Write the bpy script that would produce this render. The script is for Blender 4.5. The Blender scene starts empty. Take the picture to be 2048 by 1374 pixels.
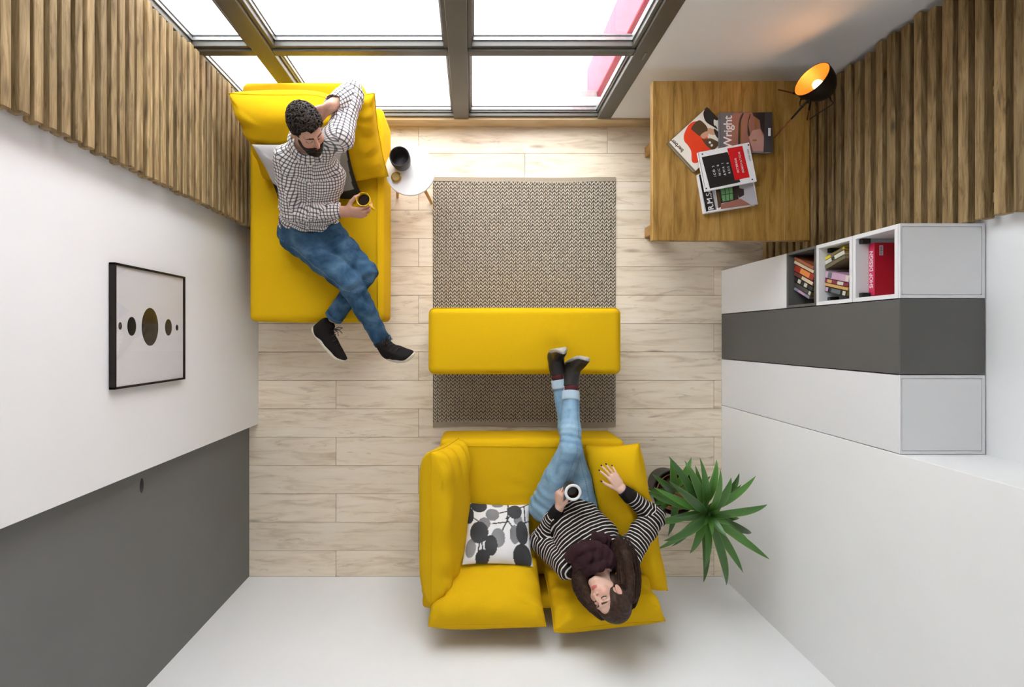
import bpy, bmesh, math, random
import numpy as np
from mathutils import Vector, Matrix

random.seed(7)
rng = np.random.default_rng(7)
S = bpy.context.scene
COL = S.collection

# ------------------------------------------------------------------ camera
CAM_H = 3.3            # camera height above the floor, looking straight down
FPX = 973.5            # focal length in pixels of the 2048 px wide frame
NX, NY = 945.0, 673.0  # the nadir (point of the floor right below the lens)
cam_data = bpy.data.cameras.new('camera')
cam_data.sensor_width = 36.0
cam_data.lens = FPX / 2048 * 36.0
cam_data.shift_x = (1024 - NX) / 2048
cam_data.shift_y = (NY - 687) / 2048
cam_data.clip_start = 0.05
cam = bpy.data.objects.new('camera', cam_data)
cam.location = (0, 0, CAM_H)
COL.objects.link(cam)
S.camera = cam

# ------------------------------------------------------------------ light and exposure
world = bpy.data.worlds.new('world')
S.world = world
world.use_nodes = True
wb = world.node_tree.nodes['Background']
wb.inputs[0].default_value = (0.93, 0.97, 1.0, 1)
wb.inputs[1].default_value = 9.0
S.view_settings.view_transform = 'Standard'
S.view_settings.look = 'None'
S.view_settings.gamma = 1.0
S.view_settings.use_curve_mapping = False
S.view_settings.exposure = -0.10

# daylight: the even overcast sky above, through the window; the desk lamp's own light is in its builder

# ------------------------------------------------------------------ helpers
def px(x, y, z):
    """world point at height z that the measured pixel shows"""
    s = FPX / (CAM_H - z)
    return np.array([(x - NX) / s, (NY - y) / s, z])

def lin(r, g, b):
    f = lambda c: (c / 255) / 12.92 if c / 255 <= 0.04045 else (((c / 255) + 0.055) / 1.055) ** 2.4
    return (f(r), f(g), f(b), 1.0)

def V3(*a):
    return np.array(a, dtype=float)

def unit(v):
    v = np.asarray(v, float)
    return v / np.linalg.norm(v)

def wloc(o):
    p = np.zeros(3)
    while o is not None:
        p = p + np.array(o.location); o = o.parent
    return p

def tag(o, label=None, cat=None, group=None, kind=None):
    if label: o['label'] = label
    if cat: o['category'] = cat
    if group: o['group'] = group
    if kind: o['kind'] = kind
    return o

def thing(name, label, cat, loc=(0, 0, 0), rotz=0.0, group=None, kind=None):
    o = bpy.data.objects.new(name, None)
    o.empty_display_size = 0.1
    COL.objects.link(o)
    o.location = loc; o.rotation_euler = (0, 0, rotz)
    return tag(o, label, cat, group, kind)

def make_mesh(name, verts, faces, smooth=False):
    me = bpy.data.meshes.new(name)
    verts = np.asarray(verts, float)
    if isinstance(faces, np.ndarray):
        n, k = faces.shape
        me.vertices.add(len(verts)); me.vertices.foreach_set('co', verts.astype(np.float32).ravel())
        me.loops.add(n * k); me.loops.foreach_set('vertex_index', faces.astype(np.int32).ravel())
        me.polygons.add(n)
        me.polygons.foreach_set('loop_start', np.arange(0, n * k, k, dtype=np.int32))
        me.update(calc_edges=True)
    else:
        me.from_pydata(verts.tolist(), [], faces)
        me.update()
    if smooth:
        me.polygons.foreach_set('use_smooth', np.ones(len(me.polygons), dtype=bool))
    return me

def link(name, me, mat, parent=None, local=False):
    """one mesh object; world-space vertices are moved into the parent's space"""
    if parent is not None and not local:
        off = wloc(parent)
        if np.abs(off).max() > 0:
            me.transform(Matrix.Translation(Vector(-off)))
    o = bpy.data.objects.new(name, me)
    COL.objects.link(o)
    if parent is not None: o.parent = parent
    if mat is not None and not me.materials: me.materials.append(mat)
    return o

_box_cache = {}
def box_geo(sx, sy, sz, bev=0.0, seg=1):
    key = (round(sx, 5), round(sy, 5), round(sz, 5), bev, seg)
    if key not in _box_cache:
        bm = bmesh.new()
        bmesh.ops.create_cube(bm, size=1.0)
        bmesh.ops.scale(bm, vec=(sx, sy, sz), verts=bm.verts)
        if bev > 0:
            bmesh.ops.bevel(bm, geom=list(bm.edges), offset=bev, segments=seg, profile=0.5, affect='EDGES')
        bm.verts.ensure_lookup_table()
        vs = np.array([v.co[:] for v in bm.verts]); fs = [[v.index for v in f.verts] for f in bm.faces]
        bm.free()
        _box_cache[key] = (vs, fs)
    return _box_cache[key]

class MB:
    """collects shapes, builds ONE mesh object"""
    def __init__(self): self.v = []; self.f = []; self.n = 0
    def add(self, v, f):
        v = np.asarray(v, float)
        self.v.append(v)
        self.f += [[i + self.n for i in q] for q in f]
        self.n += len(v); return self
    def box(self, x0, x1, y0, y1, z0, z1, bev=0.0, seg=1, M=None):
        v, f = box_geo(abs(x1 - x0), abs(y1 - y0), abs(z1 - z0), bev, seg)
        v = v + np.array([(x0 + x1) / 2, (y0 + y1) / 2, (z0 + z1) / 2])
        if M is not None: v = (np.c_[v, np.ones(len(v))] @ np.array(M).T)[:, :3]
        return self.add(v, f)
    def tube(self, pts, r, n=8, cap=True):
        pts = [np.asarray(p, float) for p in pts]; m = len(pts)
        rs = r if hasattr(r, '__len__') else [r] * m
        vs = []; t0 = unit(pts[1] - pts[0])
        a = unit(np.cross(t0, [0, 0, 1] if abs(t0[2]) < 0.9 else [1, 0, 0]))
        for i in range(m):
            t = unit(pts[min(i + 1, m - 1)] - pts[max(i - 1, 0)])
            a = unit(a - t * (a @ t)); b = np.cross(t, a)
            for k in range(n):
                w = 2 * math.pi * k / n
                vs.append(pts[i] + rs[i] * (math.cos(w) * a + math.sin(w) * b))
        fs = [[i * n + k, i * n + (k + 1) % n, (i + 1) * n + (k + 1) % n, (i + 1) * n + k] for i in range(m - 1) for k in range(n)]
        if cap: fs += [list(range(n))[::-1], [(m - 1) * n + k for k in range(n)]]
        return self.add(vs, fs)
    def lathe(self, prof, n=32, c=(0, 0, 0), axis=(0, 0, 1), cap=True):
        ax = unit(axis); a = unit(np.cross(ax, [0, 1, 0] if abs(ax[1]) < 0.9 else [1, 0, 0])); b = np.cross(ax, a)
        c = np.asarray(c, float); m = len(prof); vs = []
        for (r, h) in prof:
            for k in range(n):
                w = 2 * math.pi * k / n
                vs.append(c + ax * h + r * (math.cos(w) * a + math.sin(w) * b))
        fs = [[i * n + k, i * n + (k + 1) % n, (i + 1) * n + (k + 1) % n, (i + 1) * n + k] for i in range(m - 1) for k in range(n)]
        if cap and prof[0][0] > 1e-6: fs.append(list(range(n))[::-1])
        if cap and prof[-1][0] > 1e-6: fs.append([(m - 1) * n + k for k in range(n)])
        return self.add(vs, fs)
    def prism(self, poly, z0, z1):
        """poly: list of (x, y), extruded from z0 to z1"""
        a = sum(poly[i][0] * poly[(i + 1) % len(poly)][1] - poly[(i + 1) % len(poly)][0] * poly[i][1] for i in range(len(poly)))
        if a < 0: poly = poly[::-1]
        n = len(poly)
        vs = [(x, y, z0) for x, y in poly] + [(x, y, z1) for x, y in poly]
        fs = [list(range(n))[::-1], [n + i for i in range(n)]] + [[i, (i + 1) % n, n + (i + 1) % n, n + i] for i in range(n)]
        return self.add(vs, fs)
    def build(self, name, mat, parent=None, smooth=False, local=False, kind=None, auto=None):
        me = make_mesh(name, np.concatenate(self.v), self.f, smooth)
        if auto is not None:
            me.polygons.foreach_set('use_smooth', np.ones(len(me.polygons), dtype=bool))
            me.set_sharp_from_angle(angle=math.radians(auto))
        o = link(name, me, mat, parent, local)
        if kind: o['kind'] = kind
        return o

def struct(name, mb, mat, label, cat='wall'):
    o = mb.build(name, mat)
    return tag(o, label, cat, kind='structure')

def ellipse(cx, cy, rx, ry, n=40, rot=0.0):
    return [(cx + rx * math.cos(t) * math.cos(rot) - ry * math.sin(t) * math.sin(rot),
             cy + rx * math.cos(t) * math.sin(rot) + ry * math.sin(t) * math.cos(rot)) for t in [2 * math.pi * k / n for k in range(n)]]

# ------------------------------------------------------------------ materials
class Mat:
    def __init__(self, name, color=(0.8, 0.8, 0.8, 1), rough=0.6, metal=0.0, spec=0.5):
        self.m = bpy.data.materials.new(name); self.m.use_nodes = True
        self.nt = self.m.node_tree; self.n = self.nt.nodes
        self.b = self.n['Principled BSDF']
        self.b.inputs['Base Color'].default_value = color
        self.b.inputs['Roughness'].default_value = rough
        self.b.inputs['Metallic'].default_value = metal
        self.b.inputs['Specular IOR Level'].default_value = spec
    def node(self, t, **kw):
        x = self.n.new(t)
        for k, v in kw.items():
            if k.startswith('i_'): x.inputs[k[2:].replace('_', ' ')].default_value = v
            else: setattr(x, k, v)
        return x
    def l(self, a, b): self.nt.links.new(a, b)
    def math(self, op, a, b=None, c=None):
        x = self.node('ShaderNodeMath', operation=op)
        for i, v in enumerate((a, b, c)):
            if v is None: continue
            if isinstance(v, (int, float)): x.inputs[i].default_value = v
            else: self.l(v, x.inputs[i])
        return x.outputs[0]
    def coords(self, scale=(1, 1, 1), rnd=True, kind='Object'):
        tc = self.node('ShaderNodeTexCoord')
        src = tc.outputs[kind]
        if rnd:
            oi = self.node('ShaderNodeObjectInfo')
            sc = self.node('ShaderNodeVectorMath', operation='SCALE'); sc.inputs[0].default_value = (37.0, 53.0, 71.0)
            self.l(oi.outputs['Random'], sc.inputs['Scale'])
            ad = self.node('ShaderNodeVectorMath', operation='ADD')
            self.l(src, ad.inputs[0]); self.l(sc.outputs[0], ad.inputs[1]); src = ad.outputs[0]
        mp = self.node('ShaderNodeMapping'); mp.inputs['Scale'].default_value = scale
        self.l(src, mp.inputs['Vector'])
        return mp.outputs['Vector']
    def noise(self, vec, scale, detail=4, rough=0.55, dist=0.0):
        x = self.node('ShaderNodeTexNoise'); x.inputs['Scale'].default_value = scale
        x.inputs['Detail'].default_value = detail; x.inputs['Roughness'].default_value = rough
        x.inputs['Distortion'].default_value = dist
        if vec is not None: self.l(vec, x.inputs['Vector'])
        return x.outputs['Fac']
    def ramp(self, fac, stops):
        x = self.node('ShaderNodeValToRGB'); e = x.color_ramp.elements
        while len(e) < len(stops): e.new(0.5)
        for k, (p, c) in enumerate(stops): e[k].position = p; e[k].color = c
        self.l(fac, x.inputs['Fac']); return x.outputs['Color']
    def mix(self, fac, a, b, mode='MIX'):
        x = self.node('ShaderNodeMix', data_type='RGBA', blend_type=mode)
        if isinstance(fac, (int, float)): x.inputs[0].default_value = fac
        else: self.l(fac, x.inputs[0])
        for i, v in ((6, a), (7, b)):
            if isinstance(v, tuple): x.inputs[i].default_value = v
            else: self.l(v, x.inputs[i])
        return x.outputs[2]
    def base(self, c): self.l(c, self.b.inputs['Base Color']); return self
    def bump(self, h, strength=0.3, dist=0.002):
        x = self.node('ShaderNodeBump'); x.inputs['Strength'].default_value = strength; x.inputs['Distance'].default_value = dist
        self.l(h, x.inputs['Height']); self.l(x.outputs['Normal'], self.b.inputs['Normal']); return self

def plain(name, color, rough=0.5, metal=0.0, var=0.04, scale=9.0, bump=0.0, spec=0.5):
    """procedural: a flat colour with a faint mottling"""
    m = Mat(name, color, rough, metal, spec)
    v = m.coords(rnd=True)
    n = m.noise(v, scale, 3)
    lo = tuple(c * (1 - var) for c in color[:3]) + (1,); hi = tuple(min(1, c * (1 + var)) for c in color[:3]) + (1,)
    m.base(m.ramp(n, [(0.3, lo), (0.7, hi)]))
    if bump: m.bump(m.noise(v, scale * 30, 2), bump, 0.001)
    return m.m

M = {}
M['wall'] = plain('wall_paint', lin(234, 234, 234), 0.75, var=0.012, scale=3, bump=0.03, spec=0.25)
M['ceiling'] = plain('ceiling_paint', lin(243, 243, 241), 0.8, var=0.01)
M['lacquer'] = plain('white_lacquer', lin(224, 224, 226), 0.45, var=0.01, scale=2, spec=0.35)
M['grey'] = plain('grey_lacquer', lin(112, 113, 112), 0.6, var=0.03, scale=2, spec=0.3)
M['darkgrey'] = plain('dark_grey_lacquer', lin(94, 93, 91), 0.55, var=0.03, scale=2, spec=0.3)
M['black'] = plain('black_plastic', lin(24, 23, 23), 0.5)
M['blackmetal'] = plain('black_metal', lin(38, 34, 32), 0.45, metal=0.6, var=0.2)
M['framemetal'] = plain('window_frame_paint', lin(88, 85, 78), 0.38, var=0.06, scale=5, spec=0.6)
M['bead'] = plain('window_bead_alu', lin(150, 150, 150), 0.35, metal=0.5, var=0.15, scale=40)
M['rubber'] = plain('window_gasket', lin(60, 60, 60), 0.5, var=0.3, scale=60)
M['brass'] = plain('brass', lin(190, 150, 70), 0.28, metal=1.0, var=0.1)
M['copper'] = plain('copper', lin(150, 85, 60), 0.3, metal=0.9, var=0.1)
M['snow'] = plain('snow', (0.85, 0.86, 0.88, 1), 0.9, var=0.03, scale=2)
M['redwall'] = plain('red_render', lin(216, 96, 112), 0.8, var=0.05, scale=5)
M['white'] = plain('white_gloss', lin(236, 236, 236), 0.35, var=0.01)
M['paper'] = plain('paper', lin(222, 216, 204), 0.8, var=0.05, scale=60)
M['agedpaper'] = plain('aged_paper', lin(168, 140, 88), 0.85, var=0.1, scale=80)
M['coffee'] = plain('coffee', lin(38, 22, 12), 0.12, var=0.15, scale=20)
M['soil'] = plain('soil', lin(60, 42, 30), 0.95, var=0.5, scale=90, bump=0.6)
M['terracotta'] = plain('terracotta', lin(135, 88, 62), 0.8, var=0.2, scale=25)
M['potdark'] = plain('dark_plastic_pot', lin(30, 28, 28), 0.45, var=0.15, scale=25)
M['ceramic_dark'] = plain('dark_ceramic', lin(58, 57, 58), 0.45, var=0.15, scale=60)
M['print'] = plain('art_print', lin(218, 217, 218), 0.5, var=0.01)
M['ink'] = plain('black_ink', lin(40, 37, 32), 0.3, var=0.08)
M['gasket_gold'] = plain('gold_leaf_inside', lin(196, 128, 56), 0.4, metal=0.4, var=0.1)

def wood(name, stops, scale=(1.2, 14, 14), nscale=2.2, rough=0.55, streak=None, grain=(4, 120, 120), bump=0.15, tone=0.18, spec=0.35, knots=None, grainmix=0.5):
    """wood grain along the local x axis; every piece gets its own cut and tone"""
    m = Mat(name, rough=rough, spec=spec)
    v = m.coords(scale)
    n1 = m.noise(v, nscale, 6, 0.6, 0.8)
    c = m.ramp(n1, stops)
    g = m.noise(m.coords(grain), 1.0, 3, 0.6)
    c = m.mix(m.math('MULTIPLY', g, grainmix), c, stops[0][1], 'MULTIPLY')
    if streak:
        s = m.noise(m.coords((scale[0] * 1.7, scale[1] * 1.3, scale[2] * 1.3)), 1.3, 5, 0.65, 1.6)
        f = m.ramp(s, [(0.60, (0, 0, 0, 1)), (0.74, (1, 1, 1, 1))])
        c = m.mix(m.math('MULTIPLY', f, streak[1]), c, streak[0])
    if knots:
        vo = m.node('ShaderNodeTexVoronoi'); vo.inputs['Scale'].default_value = 1.0
        m.l(m.coords(knots[1]), vo.inputs['Vector'])
        k = m.ramp(vo.outputs['Distance'], [(0.03, (1, 1, 1, 1)), (knots[3], (0, 0, 0, 1))])
        c = m.mix(m.math('MULTIPLY', k, knots[2]), c, knots[0])
    oi = m.node('ShaderNodeObjectInfo')
    t = m.math('MULTIPLY_ADD', oi.outputs['Random'], tone * 2, 1 - tone)
    hs = m.node('ShaderNodeHueSaturation'); m.l(c, hs.inputs['Color']); m.l(t, hs.inputs['Value'])
    m.base(hs.outputs[0]); m.bump(g, bump, 0.001)
    return m.m

M['plank'] = wood('laminate_oak', [(0.30, lin(212, 194, 170)), (0.5, lin(239, 225, 203)), (0.72, lin(245, 234, 217))],
                  scale=(1.5, 11, 11), nscale=2.0, rough=0.5, streak=(lin(142, 122, 104), 0.55), grain=(5, 130, 130), bump=0.05, tone=0.05, grainmix=0.12,
                  knots=(lin(118, 98, 84), (1.4, 6.0, 6.0), 0.55, 0.11))
M['slat'] = wood('stained_pine', [(0.28, lin(98, 76, 46)), (0.5, lin(162, 136, 94)), (0.72, lin(194, 168, 126))],
                 scale=(2.2, 22, 22), nscale=2.4, rough=0.65, streak=(lin(58, 40, 24), 0.65), grain=(9, 190, 190), bump=0.35, tone=0.24,
                 knots=(lin(40, 26, 14), (3.0, 9.0, 9.0), 0.75, 0.16))
M['table'] = wood('honey_oak', [(0.30, lin(128, 92, 38)), (0.5, lin(174, 134, 66)), (0.72, lin(196, 156, 90))],
                  scale=(1.4, 9, 9), nscale=2.6, rough=0.42, streak=(lin(120, 78, 30), 0.5), grain=(5, 150, 150), bump=0.12, tone=0.05)
M['lightoak'] = wood('light_oak', [(0.3, lin(196, 170, 130)), (0.6, lin(216, 194, 158)), (0.8, lin(224, 204, 170))],
                     scale=(1.5, 10, 10), rough=0.5, tone=0.04)
M['beech'] = wood('beech', [(0.3, lin(190, 145, 70)), (0.6, lin(214, 172, 96)), (0.8, lin(224, 184, 110))], scale=(6, 6, 2), rough=0.45, tone=0.04)

def fabric(name, color, dark=0.80, scale=700.0, rough=0.9, bump=0.35, var=0.05, sheen=0.25):
    m = Mat(name, color, rough, spec=0.15)
    v = m.coords(rnd=False)
    w = m.node('ShaderNodeTexVoronoi'); w.inputs['Scale'].default_value = scale; m.l(v, w.inputs['Vector'])
    big = m.noise(v, 6, 3)
    c = m.mix(m.math('MULTIPLY', w.outputs['Distance'], 0.8), color, tuple(x * dark for x in color[:3]) + (1,))
    c = m.mix(m.math('MULTIPLY', big, var * 4), c, tuple(x * (1 - var * 2) for x in color[:3]) + (1,))
    m.base(c); m.bump(w.outputs['Distance'], bump, 0.0008)
    m.b.inputs['Sheen Weight'].default_value = sheen
    m.b.inputs['Sheen Tint'].default_value = tuple(min(1, x * 1.3 + 0.02) for x in color[:3]) + (1,)
    return m.m
M['yellow'] = fabric('mustard_wool', lin(224, 178, 14), scale=520, var=0.03, sheen=0.08)
M['rugyarn'] = fabric('rug_yarn', lin(216, 206, 192), scale=900, var=0.1, sheen=0.1)
M['rugback'] = fabric('rug_backing', lin(112, 102, 88), scale=600)
M['rughem'] = fabric('rug_hem', lin(176, 162, 142), scale=500)
M['scarf'] = fabric('maroon_wool', lin(58, 36, 42), scale=260, dark=0.6, bump=0.6, sheen=0.3)
M['sock'] = fabric('maroon_sock', lin(92, 44, 48), scale=600)

def attr_mat(name, rough=0.5, spec=0.4, bump=0.0, scale=300, sss=0.0, attr='Col'):
    m = Mat(name, rough=rough, spec=spec)
    a = m.node('ShaderNodeAttribute', attribute_name=attr)
    n = m.noise(m.coords(rnd=False), scale, 2)
    c = m.mix(m.math('MULTIPLY', n, 0.12), a.outputs['Color'], (0.0, 0.0, 0.0, 1))
    m.base(c)
    if bump: m.bump(n, bump, 0.001)
    if sss:
        m.b.inputs['Subsurface Weight'].default_value = sss
        m.b.inputs['Subsurface Radius'].default_value = (0.012, 0.005, 0.003)
        m.b.inputs['Subsurface Scale'].default_value = 0.6
    return m.m
M['skin'] = attr_mat('skin', 0.5, 0.35, 0.05, 400, 0.12)
M['printcloth'] = attr_mat('printed_cotton', 0.85, 0.2, 0.3, 700)

def uv_cloth(name, kind):
    """garment cloth: pattern follows the garment's own uv (metres along the limb, metres around it)"""
    m = Mat(name, rough=0.9, spec=0.15)
    uvn = m.node('ShaderNodeUVMap', uv_map='cloth')
    sp = m.node('ShaderNodeSeparateXYZ'); m.l(uvn.outputs[0], sp.inputs[0])
    u, v = sp.outputs[0], sp.outputs[1]
    obj = m.coords(rnd=False)
    fine = m.noise(obj, 350, 3)
    def line(x, pitch, width, off=0.0):
        f = m.math('FRACT', m.math('DIVIDE', m.math('ADD', x, off + 10 * pitch), pitch))
        d = m.math('ABSOLUTE', m.math('SUBTRACT', f, 0.5))
        return m.math('LESS_THAN', d, width / pitch / 2)
    if kind == 'plaid':
        base = lin(226, 220, 216); ink = lin(52, 50, 62)
        a = m.math('MULTIPLY', line(u, 0.0178, 0.0058), 0.78)
        b = m.math('MULTIPLY', line(v, 0.0178, 0.0058), 0.78)
        f = m.math('MINIMUM', m.math('ADD', a, b), 0.95)
        c = m.mix(f, base, ink)
    elif kind == 'stripe':
        base = lin(34, 30, 29); ink = lin(214, 206, 200)
        wob = m.math('MULTIPLY', m.noise(obj, 14, 2), 0.012)
        f = line(m.math('ADD', u, wob), 0.0195, 0.0052)
        c = m.mix(f, base, ink)
    else:
        dark, mid, light, seam = kind
        n = m.noise(m.coords((1, 1, 1), rnd=False), 9, 4, 0.6, 0.4)
        c = m.ramp(n, [(0.32, dark), (0.5, mid), (0.72, light)])
        tw = m.math('FRACT', m.math('MULTIPLY', m.math('ADD', u, v), 420))
        c = m.mix(m.math('MULTIPLY', tw, 0.18), c, dark)
        if seam:
            dash = m.math('GREATER_THAN', m.math('FRACT', m.math('MULTIPLY', u, 85)), 0.35)
            on = m.math('MULTIPLY', m.math('LESS_THAN', m.math('ABSOLUTE', m.math('SUBTRACT', v, seam[1])), 0.0022), dash)
            c = m.mix(m.math('MULTIPLY', on, 0.8), c, seam[0])
    m.base(c); m.bump(fine, 0.35, 0.001)
    return m.m
M['plaid'] = uv_cloth('plaid_cotton', 'plaid')
M['stripe'] = uv_cloth('striped_jersey', 'stripe')
M['cuffblack'] = fabric('black_rib', lin(30, 27, 27), scale=700)
M['denim'] = uv_cloth('dark_denim', (lin(34, 58, 80), lin(56, 86, 112), lin(88, 118, 142), (lin(120, 140, 155), 0.06)))
M['denimlight'] = uv_cloth('light_denim', (lin(104, 136, 160), lin(128, 160, 184), lin(156, 186, 206), (lin(74, 100, 126), 0.03)))
M['denimcuff'] = fabric('pale_denim_cuff', lin(176, 196, 210), scale=500, var=0.1)
M['denimcuffdark'] = fabric('dark_denim_cuff', lin(60, 92, 118), scale=500, var=0.1)
M['shoeblack'] = fabric('black_mesh_shoe', lin(34, 30, 29), scale=500, sheen=0.05)
M['leather'] = plain('black_leather', lin(30, 27, 26), 0.42, var=0.25, scale=40, bump=0.2)
M['sole'] = plain('cream_sole', lin(206, 196, 176), 0.6, var=0.08, scale=40)
M['solegrey'] = plain('grey_sole', lin(150, 146, 138), 0.6, var=0.12, scale=40)
def hairmat(name, a, b, rough=0.45):
    m = Mat(name, a, rough, spec=0.22)
    n = m.noise(m.coords((1, 1, 1), rnd=False), 70, 4)
    m.base(m.ramp(n, [(0.35, a), (0.7, b)])); m.bump(m.noise(m.coords(rnd=False), 260, 3), 0.6, 0.002)
    return m.m
M['hairman'] = hairmat('dark_curly_hair', lin(34, 28, 25), lin(62, 53, 47), 0.55)
M['beard'] = hairmat('dark_beard', lin(22, 17, 16), lin(46, 36, 32), 0.6)
M['hairwoman'] = hairmat('long_brown_hair', lin(38, 26, 22), lin(76, 54, 42))

# glass: clear with a faint mirror
def glass():
    m = Mat('window_glass'); n = m.n
    tr = m.node('ShaderNodeBsdfTransparent'); gl = m.node('ShaderNodeBsdfGlossy'); gl.inputs['Roughness'].default_value = 0.02
    mx = m.node('ShaderNodeMixShader'); mx.inputs[0].default_value = 0.06
    m.l(tr.outputs[0], mx.inputs[1]); m.l(gl.outputs[0], mx.inputs[2]); m.l(mx.outputs[0], n['Material Output'].inputs['Surface'])
    return m.m
M['glass'] = glass()
def emit(name, color, strength):
    m = Mat(name, color); m.b.inputs['Emission Color'].default_value = color; m.b.inputs['Emission Strength'].default_value = strength
    return m.m
M['bulb'] = emit('glowing_bulb', (1.0, 0.70, 0.32, 1), 9.0)

def leafmat():
    m = Mat('dracaena_leaf', rough=0.32, spec=0.5)
    uvn = m.node('ShaderNodeUVMap', uv_map='cloth'); sp = m.node('ShaderNodeSeparateXYZ'); m.l(uvn.outputs[0], sp.inputs[0])
    oi = m.node('ShaderNodeObjectInfo')
    st = m.noise(m.coords((1, 1, 1), rnd=True, kind='UV'), 5, 2)
    edge = m.math('ABSOLUTE', sp.outputs[1])
    lines = m.math('FRACT', m.math('MULTIPLY', sp.outputs[1], 6))
    c = m.mix(oi.outputs['Random'], lin(22, 62, 30), lin(66, 120, 44))
    c = m.mix(m.math('MULTIPLY', lines, 0.3), c, lin(120, 165, 70))
    c = m.mix(m.math('MULTIPLY', m.math('GREATER_THAN', edge, 0.88), 0.35), c, lin(150, 170, 80))
    m.base(c); m.bump(lines, 0.15, 0.001)
    return m.m
M['leaf'] = leafmat()

# ================================================================== THE ROOM
XL, XD, XR, XF = -1.451, -1.515, 2.03, 1.688     # left wall, recessed grey door, right wall, flush closet front
YW, YB, YS = 1.43, -1.628, -0.593                # window wall, bottom wall, step between left wall and door
ZC = 3.62

fl = MB().box(-1.75, 2.2, -1.8, 1.6, -0.08, -0.0125).build('floor', M['rugback'])
tag(fl, 'pale oak laminate floor of long planks', 'floor', kind='structure')
pw = 56.75 / 295.0
_pl = {}
def plank(x0, x1, y0, y1):
    key = (round(x1 - x0, 4), round(y1 - y0, 4))
    if key not in _pl:
        v, f = box_geo(key[0] - 0.0022, key[1] - 0.0022, 0.012, 0.0012)
        me = make_mesh('plank', v, f); me.materials.append(M['plank']); _pl[key] = me
    o = bpy.data.objects.new('plank', _pl[key]); COL.objects.link(o); o.parent = fl
    o.location = ((x0 + x1) / 2, (y0 + y1) / 2, -0.006)
y_line = (NY - 704) / 295.0
plen = 378.0 / 295.0
for k in range(-9, 9):
    y0 = y_line + k * pw; y1 = y0 + pw
    y0c, y1c = max(y0, YB), min(y1, YW - 0.005)
    if y1c - y0c < 0.01: continue
    jx = ((672 if k % 2 == 0 else 837) - NX) / 295.0   # rows alternate their end joints
    xs = [jx + i * plen for i in range(-3, 4)]
    lo, hi = XD, XR
    for i in range(len(xs) - 1):
        a, b = max(xs[i], lo), min(xs[i + 1], hi)
        if b - a > 0.03: plank(a, b, y0c, y1c)

struct('wall_left', MB().box(XL - 0.16, XL, YS, YW + 0.2, 0, ZC, 0.002), M['wall'], 'white painted wall carrying the slat panel and the framed print')
struct('wall_bottom', MB().box(XD - 0.15, XF + 0.1, YB - 0.15, YB, 0, ZC), M['wall'], 'plain white wall behind the two-seat sofa')
struct('wall_right', MB().box(XR, XR + 0.15, -0.47, YW + 0.15, 0, ZC), M['wall'], 'white wall behind the cabinets and the slats')
struct('wall_closet', MB().box(XF, XR + 0.15, YB - 0.15, -0.467, 0, ZC, 0.002), M['wall'], 'white wall panel flush with the cabinet fronts beside the plant')
ww = MB().box(0.905, XR + 0.15, YW, YW + 0.15, 0, ZC).box(XL - 0.2, 0.905, YW, YW + 0.15, 2.75, ZC).box(XL - 0.2, 0.905, YW + 0.01, YW + 0.14, 0, 0.112)
struct('wall_window', ww, M['wall'], 'white wall around the big window')
struct('ceiling', MB().box(-1.8, 2.2, -1.8, 1.6, ZC, ZC + 0.1), M['ceiling'], 'white ceiling', 'ceiling')
struct('baseboard_window', MB().box(XL, XR, YW - 0.012, YW + 0.008, 0, 0.112, 0.002), M['lightoak'], 'light oak baseboard under the window', 'baseboard')
tag(MB().box(-6, 7, 1.59, 9, -0.3, -0.16).build('ground', M['snow']), 'snow white ground outside the window', 'ground', kind='structure')
tag(MB().box(0.815, 1.3, 1.6, 1.90, -0.16, 3.4, 0.004).build('wall_outside', M['redwall']), 'pinkish red rendered wall outside the window', 'wall', kind='structure')

# grey door with a round finger hole
door = thing('door_1', 'grey sliding door with a small finger hole', 'door', (XD - 0.02, (YS + YB) / 2, 0), kind='structure')
hz, hy, hr = 1.07, -0.683, 0.034
sq = 0.06; n = 32
def plate(y0, y1, z0, z1, mb): mb.box(XD - 0.04, XD, y0, y1, z0, z1)
mb = MB()
plate(YB, hy - sq, 0, ZC, mb); plate(hy + sq, YS, 0, ZC, mb); plate(hy - sq, hy + sq, 0, hz - sq, mb); plate(hy - sq, hy + sq, hz + sq, ZC, mb)
vs, fs = [], []
for k in range(n):
    w = 2 * math.pi * k / n; c, s_ = math.cos(w), math.sin(w); q = sq / max(abs(c), abs(s_))
    vs += [(XD, hy + q * c, hz + q * s_), (XD, hy + hr * c, hz + 0.013 * s_), (XD - 0.03, hy + hr * c, hz + 0.013 * s_)]
for k in range(n):
    a, b = 3 * k, 3 * ((k + 1) % n)
    fs += [[a, b, b + 1, a + 1], [a + 1, b + 1, b + 2, a + 2]]
mb.add(vs, fs)
mb.build('door_leaf', M['grey'], door)
MB().box(XD - 0.034, XD - 0.026, hy - hr, hy + hr, hz - 0.013, hz + 0.013, 0.001).build('finger_hole_cup', M['black'], door)

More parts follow.
